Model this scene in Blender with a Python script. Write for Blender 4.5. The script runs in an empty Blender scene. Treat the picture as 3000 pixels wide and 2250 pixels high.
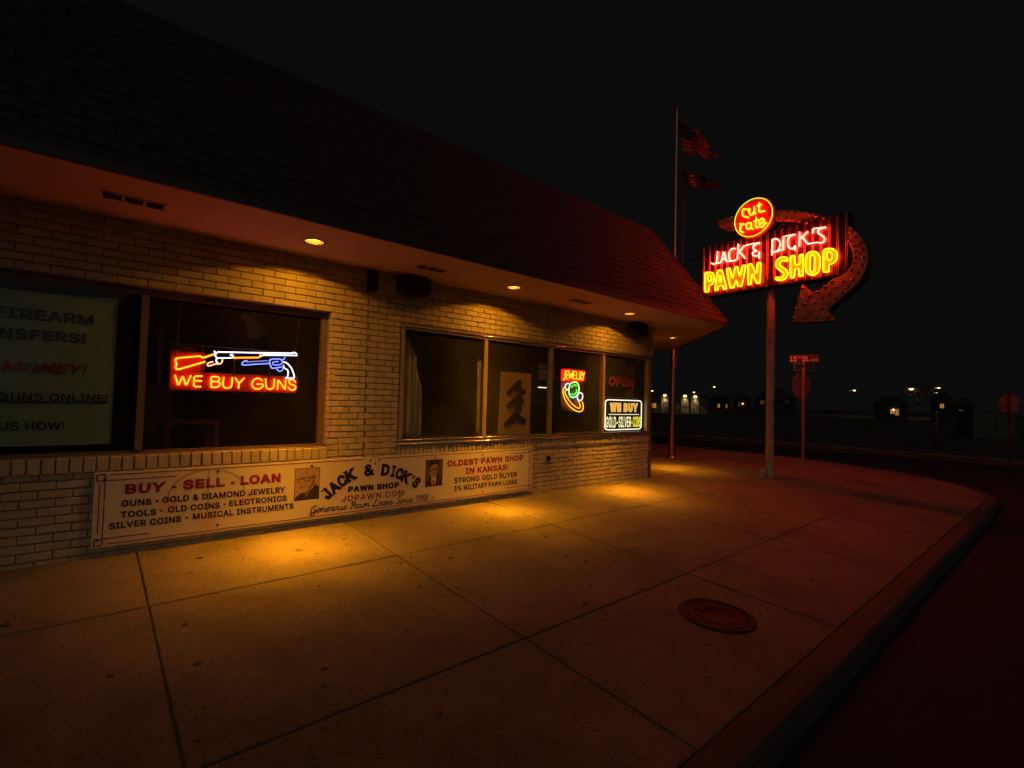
import bpy, bmesh, math, random
from mathutils import Vector, Matrix
from mathutils.geometry import tessellate_polygon
random.seed(7)
S = bpy.context.scene
COL = S.collection

# ------------------------------------------------------------------ camera, world, exposure
IW, IH, FPX = 3000.0, 2250.0, 1433.0734
CAM = Vector((0.0, -5.266829, 1.372018))
CR = Vector((0.758386979, -0.651271086, 0.026365940))
CU = Vector((-0.041689678, -0.008099173, 0.999097780))
CF = Vector((0.650469954, 0.758801934, 0.033293590))
cd = bpy.data.cameras.new('camera'); cam = bpy.data.objects.new('camera', cd); COL.objects.link(cam)
cam.matrix_world = Matrix(((CR.x, CU.x, -CF.x, CAM.x), (CR.y, CU.y, -CF.y, CAM.y), (CR.z, CU.z, -CF.z, CAM.z), (0, 0, 0, 1)))
cd.sensor_width = 36.0; cd.lens = 36.0 * FPX / IW; cd.clip_start = 0.05; cd.clip_end = 3000
S.camera = cam
W = bpy.data.worlds.new('World'); S.world = W; W.use_nodes = True
wb = W.node_tree.nodes['Background']
wb.inputs[0].default_value = (0.0036, 0.0035, 0.0034, 1); wb.inputs[1].default_value = 1.0   # clouded night sky over a town
# soft fill added to lift the dark surfaces, from behind the camera
ml = bpy.data.lights.new('moonlight', 'SUN'); ml.energy = 0.11; ml.angle = math.radians(80); ml.color = (1.0, 0.92, 0.78)
mo = bpy.data.objects.new('moonlight', ml); COL.objects.link(mo)
mo.rotation_euler = (math.radians(62), 0, math.radians(-35))
vs = S.view_settings
vs.view_transform = 'Standard'; vs.look = 'None'; vs.exposure = 0; vs.gamma = 1; vs.use_curve_mapping = False
S.cycles.use_denoising = True
S.cycles.max_bounces = 8; S.cycles.diffuse_bounces = 4; S.cycles.transparent_max_bounces = 24
S.cycles.sample_clamp_indirect = 4.0; S.cycles.caustics_reflective = False; S.cycles.caustics_refractive = False

# ------------------------------------------------------------------ pixel helpers (photo survey -> points on real planes)
def ray(px, py): return CF + CR * ((px - IW / 2) / FPX) - CU * ((py - IH / 2) / FPX)
def zz(x0, y0, s): return lambda a, b: (x0 + a / s, y0 + b / s)
def pt_range(px, py, r):
    d = ray(px, py); return CAM + d * (r / math.hypot(d.x, d.y))
class Plane:
    """O origin, U across, V up; N = out of the face (towards the viewer)."""
    def __init__(s, O, U, V):
        s.O = Vector(O); s.U = Vector(U).normalized(); s.V = Vector(V).normalized(); s.N = s.U.cross(s.V)
    def p(s, u, v, w=0.0): return s.O + s.U * u + s.V * v + s.N * w
    def px(s, a, b):
        d = ray(a, b); k = (s.O - CAM).dot(s.N) / d.dot(s.N); X = CAM + d * k - s.O
        return (X.dot(s.U), X.dot(s.V))
def wallplane(y): return Plane((0, y, 0), (1, 0, 0), (0, 0, 1))     # faces -Y; u = x, v = z

# ------------------------------------------------------------------ materials
MATS = {}
def mat(name, col=(.5, .5, .5), rough=.6, metal=0.0, spec=.5, var=0.0, scale=4.0, bump=0.0, bscale=40.0, speck=0.0, sscale=120.0,
        emit=None, estr=0.0, stretch=(1, 1, 1), stain=0.0, coat=0.0, rvar=0.0):
    m = bpy.data.materials.new(name); m.use_nodes = True; MATS[name] = m
    nt = m.node_tree; N = nt.nodes; L = nt.links; b = N['Principled BSDF']
    b.inputs['Base Color'].default_value = (*col, 1); b.inputs['Roughness'].default_value = rough
    b.inputs['Metallic'].default_value = metal; b.inputs['Specular IOR Level'].default_value = spec
    b.inputs['Coat Weight'].default_value = coat
    if emit: b.inputs['Emission Color'].default_value = (*emit, 1); b.inputs['Emission Strength'].default_value = estr
    tc = mp = None
    if var or bump or speck or stain or rvar:
        tc = N.new('ShaderNodeTexCoord'); mp = N.new('ShaderNodeMapping'); mp.inputs['Scale'].default_value = stretch
        L.new(tc.outputs['Object'], mp.inputs['Vector'])
    def noise(sc, det=5, rg=.6):
        n = N.new('ShaderNodeTexNoise'); n.inputs['Scale'].default_value = sc; n.inputs['Detail'].default_value = det
        n.inputs['Roughness'].default_value = rg; L.new(mp.outputs[0], n.inputs['Vector']); return n
    cur = None
    def mul(colsock, facsock, lo, hi, a=.3, c=.7):
        r = N.new('ShaderNodeMapRange'); r.inputs['From Min'].default_value = a; r.inputs['From Max'].default_value = c
        r.inputs['To Min'].default_value = lo; r.inputs['To Max'].default_value = hi; L.new(facsock, r.inputs['Value'])
        x = N.new('ShaderNodeMix'); x.data_type = 'RGBA'; x.blend_type = 'MULTIPLY'; x.inputs['Factor'].default_value = 1
        if colsock is None: x.inputs['A'].default_value = (*col, 1)
        else: L.new(colsock, x.inputs['A'])
        cc = N.new('ShaderNodeCombineColor')
        for i in range(3): L.new(r.outputs[0], cc.inputs[i])
        L.new(cc.outputs[0], x.inputs['B']); return x.outputs['Result']
    if var: cur = mul(cur, noise(scale).outputs['Fac'], 1 - var, 1 + var)
    if stain: cur = mul(cur, noise(scale * .23, 8, .7).outputs['Fac'], 1 - stain, 1.0, .42, .56)
    if speck: cur = mul(cur, noise(sscale, 3, .7).outputs['Fac'], 1 - speck, 1 + speck, .3, .7)
    if cur is not None: L.new(cur, b.inputs['Base Color'])
    if rvar:
        r = N.new('ShaderNodeMapRange'); r.inputs['To Min'].default_value = rough - rvar; r.inputs['To Max'].default_value = rough + rvar
        L.new(noise(scale * 1.7).outputs['Fac'], r.inputs['Value']); L.new(r.outputs[0], b.inputs['Roughness'])
    if bump:
        bn = N.new('ShaderNodeBump'); bn.inputs['Strength'].default_value = bump; bn.inputs['Distance'].default_value = .01
        L.new(noise(bscale, 6, .65).outputs['Fac'], bn.inputs['Height']); L.new(bn.outputs[0], b.inputs['Normal'])
    return m
def emat(name, col, strength):
    m = bpy.data.materials.new(name); m.use_nodes = True; MATS[name] = m
    nt = m.node_tree; nt.nodes.clear(); o = nt.nodes.new('ShaderNodeOutputMaterial'); e = nt.nodes.new('ShaderNodeEmission')
    e.inputs[0].default_value = (*col, 1); e.inputs[1].default_value = strength; nt.links.new(e.outputs[0], o.inputs[0]); return m
def glass(name, tint=(.82, .84, .80), rough=0.0, ior=1.45, film=0.0):
    m = bpy.data.materials.new(name); m.use_nodes = True; MATS[name] = m
    nt = m.node_tree; nt.nodes.clear(); N = nt.nodes; L = nt.links
    o = N.new('ShaderNodeOutputMaterial'); t = N.new('ShaderNodeBsdfTransparent'); t.inputs[0].default_value = (*tint, 1)
    g = N.new('ShaderNodeBsdfGlossy'); g.inputs['Roughness'].default_value = rough
    fr = N.new('ShaderNodeFresnel'); fr.inputs[0].default_value = ior; mx = N.new('ShaderNodeMixShader')
    ge = N.new('ShaderNodeNewGeometry'); inv = N.new('ShaderNodeMath'); inv.operation = 'SUBTRACT'; inv.inputs[0].default_value = 1; L.new(ge.outputs['Backfacing'], inv.inputs[1])
    mu = N.new('ShaderNodeMath'); mu.operation = 'MULTIPLY'; L.new(inv.outputs[0], mu.inputs[0])
    L.new(fr.outputs[0], mu.inputs[1])
    L.new(mu.outputs[0], mx.inputs[0]); L.new(g.outputs[0], mx.inputs[2]); L.new(mx.outputs[0], o.inputs[0])
    if film:      # dust and smears on the pane
        di = N.new('ShaderNodeBsdfDiffuse'); di.inputs[0].default_value = (.62, .60, .52, 1); m2 = N.new('ShaderNodeMixShader'); tc = N.new('ShaderNodeTexCoord'); mp = N.new('ShaderNodeMapping'); mp.inputs['Scale'].default_value = (1, 1, .6)
        ns = N.new('ShaderNodeTexNoise'); ns.inputs['Scale'].default_value = 2.0; ns.inputs['Detail'].default_value = 6; rg = N.new('ShaderNodeMapRange'); rg.inputs['From Min'].default_value = .3; rg.inputs['From Max'].default_value = .72; rg.inputs['To Min'].default_value = film * .55; rg.inputs['To Max'].default_value = film * 1.45
        L.new(tc.outputs['Object'], mp.inputs[0]); L.new(mp.outputs[0], ns.inputs['Vector']); L.new(ns.outputs['Fac'], rg.inputs['Value']); L.new(rg.outputs[0], m2.inputs[0]); L.new(t.outputs[0], m2.inputs[1]); L.new(di.outputs[0], m2.inputs[2]); L.new(m2.outputs[0], mx.inputs[1])
    else: L.new(t.outputs[0], mx.inputs[1])
    return m

mat('brick', (.53, .475, .34), .85, var=.17, scale=6, bump=.55, bscale=95, stretch=(1.6, 1, .55), speck=.14, sscale=160, stain=.10)
mat('brick_side', (.56, .49, .36), .85, var=.10, scale=9, bump=.5, bscale=95)
mat('mortar', (.27, .23, .165), .95, var=.15, scale=30, bump=.3, bscale=120)
mat('concrete', (.178, .155, .124), .82, var=.16, scale=2.2, bump=.5, bscale=110, speck=.60, sscale=95, stain=.34, rvar=.12)
mat('concrete_base', (.11, .095, .075), .95)
mat('kerb_concrete', (.08, .07, .056), .85, var=.15, scale=3, bump=.35, bscale=120, speck=.15, stain=.2)
mat('asphalt', (.032, .036, .036), .95, spec=.15, var=.2, scale=1.5, bump=.6, bscale=140, speck=.35, sscale=170)
mat('earth', (.045, .045, .034), .95, var=.3, scale=.4, bump=.5, bscale=20)
mat('soffit_paint', (.50, .36, .28), .7, var=.04, scale=3, bump=.08, bscale=160)
mat('shingle', (.022, .032, .034), .9, var=.28, scale=5, bump=.5, bscale=180, speck=.3, sscale=240)
mat('drip_edge', (.05, .05, .045), .5)
mat('brown_frame', (.17, .125, .085), .5, var=.08, scale=8, rvar=.1)
mat('bright_trim', (.72, .66, .54), .20, metal=1.0)
mat('aluminium', (.42, .35, .26), .36, metal=.25, var=.08, scale=6, rvar=.08, stretch=(.4, 1, 1))
mat('black_plastic', (.016, .016, .016), .55)
mat('grille', (.022, .022, .022), .6, bump=.3, bscale=300)
mat('dark_metal', (.03, .028, .026), .5, metal=.3)
mat('banner_white', (.74, .69, .58), .55, var=.05, scale=1.4, stain=.05)
mat('banner_red', (.26, .012, .014), .6)
mat('banner_black', (.012, .011, .011), .6)
mat('banner_grey', (.42, .40, .38), .6)
mat('banner_pink', (.72, .50, .40), .6)
mat('photo_pink', (.44, .30, .24), .4, var=.08, scale=10); mat('photo_skin', (.40, .29, .235), .4, var=.22, scale=22); mat('photo_dark', (.035, .03, .028), .4)
mat('photo_shade', (.17, .12, .10), .4, var=.1, scale=40); mat('photo_white', (.66, .60, .54), .4); mat('photo_back', (.12, .10, .09), .4, var=.3, scale=14)
mat('vinyl', (.30, .52, .40), .6, var=.06, scale=2, bump=.15, bscale=5)
mat('vinyl_black', (.010, .010, .011), .6); mat('vinyl_red', (.33, .03, .02), .6)
mat('neon_board', (.13, .025, .02), .4, coat=.3)
mat('board_red', (.55, .03, .02), .45)
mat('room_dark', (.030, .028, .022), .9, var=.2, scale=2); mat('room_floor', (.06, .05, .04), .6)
mat('display_white', (.60, .58, .50), .8, var=.12, scale=3, stretch=(2, 2, .5))
mat('pegboard', (.52, .36, .20), .8, var=.1, scale=5); mat('gun_dark', (.020, .017, .016), .5)
mat('hide', (.16, .11, .07), .9, var=.3, scale=6)
mat('wood', (.05, .028, .015), .5, var=.2, scale=6, stretch=(1, 1, 6))
mat('paper', (.60, .60, .58), .7); mat('paper_blue', (.05, .07, .25), .7); mat('paper_red', (.4, .05, .05), .7)
mat('gold_leaf', (.32, .28, .16), .5)
mat('open_red', (.75, .05, .03), .4); mat('open_board', (.012, .014, .03), .25)
mat('pole_paint', (.42, .36, .27), .6, var=.25, scale=7, stain=.45, bump=.2, bscale=40)
mat('flagpole_metal', (.75, .36, .28), .30, metal=1.0)
mat('sign_panel', (.012, .009, .011), .45, bump=.1, bscale=20)
mat('rib_paint', (.78, .36, .22), .3)
mat('arrow_paint', (.72, .40, .22), .5, var=.18, scale=5, stain=.25)
mat('arrow_side', (.09, .09, .065), .6, var=.2, scale=4)
mat('disc_red', (.62, .012, .010), .4); mat('disc_side', (.35, .015, .012), .5)
mat('letter_yellow', (.85, .74, .04), .5, var=.10, scale=9); mat('letter_yellow_2', (.80, .70, .06), .5, var=.1, scale=9)
mat('letter_pale', (.80, .58, .46), .5, var=.08, scale=9)
mat('bulb_glass', (.30, .03, .02), .08, spec=1.0, coat=1.0); mat('socket', (.05, .03, .02), .6)
mat('insulator', (.10, .03, .02), .5)
mat('sign_green', (.012, .05, .03), .35); mat('sign_white', (.75, .75, .72), .4); mat('sign_back', (.15, .145, .14), .5, metal=.3, rvar=.1, var=.1)
mat('post_metal', (.30, .28, .27), .45, metal=.6, bump=.2, bscale=60)
mat('iron', (.022, .02, .018), .7, metal=.0, spec=.3, bump=.35, bscale=90, var=.2)
mat('flag_red', (.14, .02, .02), .9); mat('flag_white', (.20, .14, .14), .9); mat('flag_blue', (.012, .012, .05), .9)
mat('cable', (.10, .08, .07), .6); mat('chain', (.35, .33, .30), .4, metal=.9)
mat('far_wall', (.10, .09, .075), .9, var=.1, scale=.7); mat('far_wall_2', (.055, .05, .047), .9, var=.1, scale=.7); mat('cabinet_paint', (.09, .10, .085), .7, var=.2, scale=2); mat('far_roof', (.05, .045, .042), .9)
mat('stone_pier', (.42, .38, .30), .9, var=.7, scale=3.2, bump=.6, bscale=8)
mat('far_frame', (.16, .15, .13), .7); mat('galvanised', (.42, .43, .42), .5, metal=.5)
mat('bark', (.035, .028, .022), .95, bump=.5, bscale=20); mat('foliage', (.045, .06, .025), .9, var=.3, scale=2)
mat('pebble', (.34, .30, .25), .9, var=.3, scale=50); mat('gum', (.075, .065, .055), .8); mat('dry_leaf', (.12, .07, .03), .9)
mat('reflector', (.75, .55, .20), .25, metal=.9)
glass('window_glass', (.90, .91, .88), film=.012); glass('window_glass_c', (.90, .91, .88), film=.030); glass('window_glass_b', (.76, .78, .72)); glass('acrylic', (.93, .93, .93), ior=1.3)
emat('lamp_bulb', (1, .50, .11), 70.0)
emat('neon_red', (30, 1.35, .05), 1.0); emat('neon_white', (2.6, 2.9, 3.8), 1.0); emat('neon_blue', (.55, .70, 3.6), 1.0); emat('neon_lilac', (.40, .40, 1.6), 1.0)
emat('neon_peach', (6, 1.3, .8), 1.0)
emat('neon_amber', (96, 3.6, .05), 1.0); emat('neon_rose', (92, 2.4, 1.5), 1.0); emat('neon_lime', (1.0, 1.5, .02), 1.0); emat('neon_gold', (60, 2.2, .10), 1.0)
emat('neon_green', (.12, 3.0, .12), 1.0); emat('neon_mint', (.9, 3.4, .8), 1.0); emat('ring_gold', (3.6, 1.3, .03), 1.0)
emat('led_white', (1.7, 1.65, 1.3), 1.0); emat('led_amber', (1.15, .52, .03), 1.0); emat('led_cream', (1.5, 1.35, .75), 1.0); emat('led_yellow', (1.5, 1.3, .08), 1.0)
emat('led_rim', (1.6, 1.1, .55), 1.0)
emat('strip_lamp', (1.0, .72, .32), 3.0)
emat('window_lit', (1.0, .48, .10), .38); emat('window_red', (.9, .16, .06), .30); emat('window_dim', (1.0, .5, .14), .05)
emat('street_lamp_glow', (1.0, .60, .16), 7.0); emat('porch_glow', (1.0, .58, .16), 3.0); emat('sconce_glow', (1.0, .72, .25), 5.0)
M = MATS

# ------------------------------------------------------------------ mesh builder
class MB:
    def __init__(s): s.v = []; s.f = []; s.m = []; s.mats = []; s.sm = []
    def mi(s, m):
        if m not in s.mats: s.mats.append(m)
        return s.mats.index(m)
    def add(s, vs, fs, m, smooth=False):
        o = len(s.v); s.v += [tuple(x) for x in vs]; k = s.mi(m)
        for f in fs: s.f.append(tuple(i + o for i in f)); s.m.append(k); s.sm.append(smooth)
    def box(s, x0, x1, y0, y1, z0, z1, m):
        s.add([(x0, y0, z0), (x1, y0, z0), (x1, y1, z0), (x0, y1, z0), (x0, y0, z1), (x1, y0, z1), (x1, y1, z1), (x0, y1, z1)],
              [(0, 3, 2, 1), (4, 5, 6, 7), (0, 1, 5, 4), (1, 2, 6, 5), (2, 3, 7, 6), (3, 0, 4, 7)], m)
    def pbox(s, P, u0, u1, v0, v1, w0, w1, m):
        c = [P.p(u, v, w) for w in (w0, w1) for (u, v) in ((u0, v0), (u1, v0), (u1, v1), (u0, v1))]
        s.add(c, [(0, 3, 2, 1), (4, 5, 6, 7), (0, 1, 5, 4), (1, 2, 6, 5), (2, 3, 7, 6), (3, 0, 4, 7)], m)
    def prism(s, P, loops, w0, w1, m, mside=None, back=True):
        """extruded polygon (first loop outer, rest holes) between w0 (back) and w1 (front)"""
        loops = [list(l) for l in loops]
        tri = tessellate_polygon([[Vector((u, v, 0)) for u, v in l] for l in loops])
        flat = [q for l in loops for q in l]
        s.add([P.p(u, v, w1) for u, v in flat], [tuple(t) for t in tri], m)
        if back: s.add([P.p(u, v, w0) for u, v in flat], [tuple(reversed(t)) for t in tri], mside or m)
        for l in loops:
            n = len(l); o = [P.p(u, v, w0) for u, v in l] + [P.p(u, v, w1) for u, v in l]
            s.add(o, [(i, (i + 1) % n, n + (i + 1) % n, n + i) for i in range(n)], mside or m)
    def tube(s, pts, r, m, n=7, closed=False, cap=True):
        pts = [Vector(p) for p in pts]
        q = [pts[0]]
        for p in pts[1:]:
            if (p - q[-1]).length > 1e-5: q.append(p)
        pts = q; k = len(pts)
        if k < 2: return
        rs = r if isinstance(r, (list, tuple)) else [r] * k
        T = []
        for i in range(k):
            a = pts[i - 1] if (closed or i > 0) else pts[i]; b = pts[(i + 1) % k] if (closed or i < k - 1) else pts[i]
            d = b - a; T.append(d.normalized() if d.length > 1e-9 else Vector((0, 0, 1)))
        up = Vector((0, 0, 1)) if abs(T[0].z) < .9 else Vector((1, 0, 0))
        nrm = (up - T[0] * up.dot(T[0])).normalized(); vs = []
        for i in range(k):
            nrm = nrm - T[i] * nrm.dot(T[i]); nrm = nrm.normalized() if nrm.length > 1e-6 else T[i].orthogonal().normalized()
            bi = T[i].cross(nrm)
            for j in range(n):
                a = 2 * math.pi * j / n; vs.append(pts[i] + (nrm * math.cos(a) + bi * math.sin(a)) * rs[i])
        fs = []
        for i in range(k if closed else k - 1):
            for j in range(n): fs.append((i * n + j, i * n + (j + 1) % n, ((i + 1) % k) * n + (j + 1) % n, ((i + 1) % k) * n + j))
        if cap and not closed: fs.append(tuple(reversed(range(n)))); fs.append(tuple(range((k - 1) * n, k * n)))
        s.add(vs, fs, m, True)
    def lathe(s, O, axis, prof, m, n=20, smooth=True):
        """prof: (radius, height along axis)"""
        ax = Vector(axis).normalized(); a = ax.orthogonal().normalized(); b = ax.cross(a); O = Vector(O); vs = []
        for r, h in prof:
            for j in range(n):
                t = 2 * math.pi * j / n; vs.append(O + ax * h + (a * math.cos(t) + b * math.sin(t)) * r)
        fs = [(i * n + j, i * n + (j + 1) % n, (i + 1) * n + (j + 1) % n, (i + 1) * n + j) for i in range(len(prof) - 1) for j in range(n)]
        s.add(vs, fs, m, smooth)
    def blob(s, c, r, m, sub=2, sq=(1, 1, 1), jit=0.0):
        bm = bmesh.new(); bmesh.ops.create_icosphere(bm, subdivisions=sub, radius=1)
        vs = []
        for v in bm.verts:
            k = 1 + random.uniform(-jit, jit); vs.append((c[0] + v.co.x * r * sq[0] * k, c[1] + v.co.y * r * sq[1] * k, c[2] + v.co.z * r * sq[2] * k))
        s.add(vs, [[v.index for v in f.verts] for f in bm.faces], m, True); bm.free()
    def build(s, name, parent=None):
        me = bpy.data.meshes.new(name); me.from_pydata(s.v, [], s.f)
        for m in s.mats: me.materials.append(M[m] if isinstance(m, str) else m)
        me.polygons.foreach_set('material_index', s.m); me.polygons.foreach_set('use_smooth', s.sm); me.update()
        o = bpy.data.objects.new(name, me); COL.objects.link(o)
        if parent: o.parent = parent; o.matrix_parent_inverse = Matrix.Translation(parent.location).inverted()
        return o
def tag(o, label, cat, group=None):
    o['label'] = label; o['category'] = cat
    if group: o['group'] = group
    return o
def thing(name, label, cat, loc=(0, 0, 0), group=None):
    o = bpy.data.objects.new(name, None); COL.objects.link(o); o.location = loc; o.empty_display_size = .1
    return tag(o, label, cat, group)
def struct(o, kind='structure'): o['kind'] = kind; return o

# ------------------------------------------------------------------ line helpers
def smooth2(pts, closed=False, k=6):
    """Catmull-Rom through 2-D points"""
    n = len(pts)
    if n < 3: return list(pts)
    out = []
    for i in range(n if closed else n - 1):
        g = lambda j: pts[j % n] if closed else pts[min(max(j, 0), n - 1)]
        p0, p1, p2, p3 = g(i - 1), g(i), g(i + 1), g(i + 2)
        for t in range(k):
            t /= k; a = []
            for c in (0, 1):
                a.append(.5 * (2 * p1[c] + (p2[c] - p0[c]) * t + (2 * p0[c] - 5 * p1[c] + 4 * p2[c] - p3[c]) * t * t + (3 * p1[c] - p0[c] - 3 * p2[c] + p3[c]) * t ** 3))
            out.append(tuple(a))
    if not closed: out.append(pts[-1])
    return out
def bend(pts, closed=False, r=.25, k=3):
    """round the corners of a polyline (a bent tube)"""
    n = len(pts); out = []
    for i in range(n):
        if not closed and i in (0, n - 1): out.append(pts[i]); continue
        a, b, c = Vector(pts[i - 1]), Vector(pts[i]), Vector(pts[(i + 1) % n])
        p, q = b.lerp(a, r), b.lerp(c, r)
        for t in range(k + 1):
            t /= k; out.append(tuple(p * (1 - t) ** 2 + b * 2 * t * (1 - t) + q * t * t))
    return out
def ribbon(mb, P, pts, w, h0, h1, m):
    """flat raised stroke of width w along a 2-D polyline"""
    pts = [Vector(p) for p in pts]; n = len(pts); L = []; R = []
    for i in range(n):
        d = (pts[min(i + 1, n - 1)] - pts[max(i - 1, 0)]); d = d.normalized() if d.length > 1e-9 else Vector((1, 0)); q = Vector((-d.y, d.x)) * w / 2
        L.append(pts[i] + q); R.append(pts[i] - q)
    for i in range(n - 1):
        c = [L[i], R[i], R[i + 1], L[i + 1]]
        vs = [P.p(*x, h1) for x in c] + [P.p(*x, h0) for x in c]
        mb.add(vs, [(0, 1, 2, 3), (0, 4, 5, 1), (2, 6, 7, 3), (1, 5, 6, 2), (3, 7, 4, 0)], m)
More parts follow.
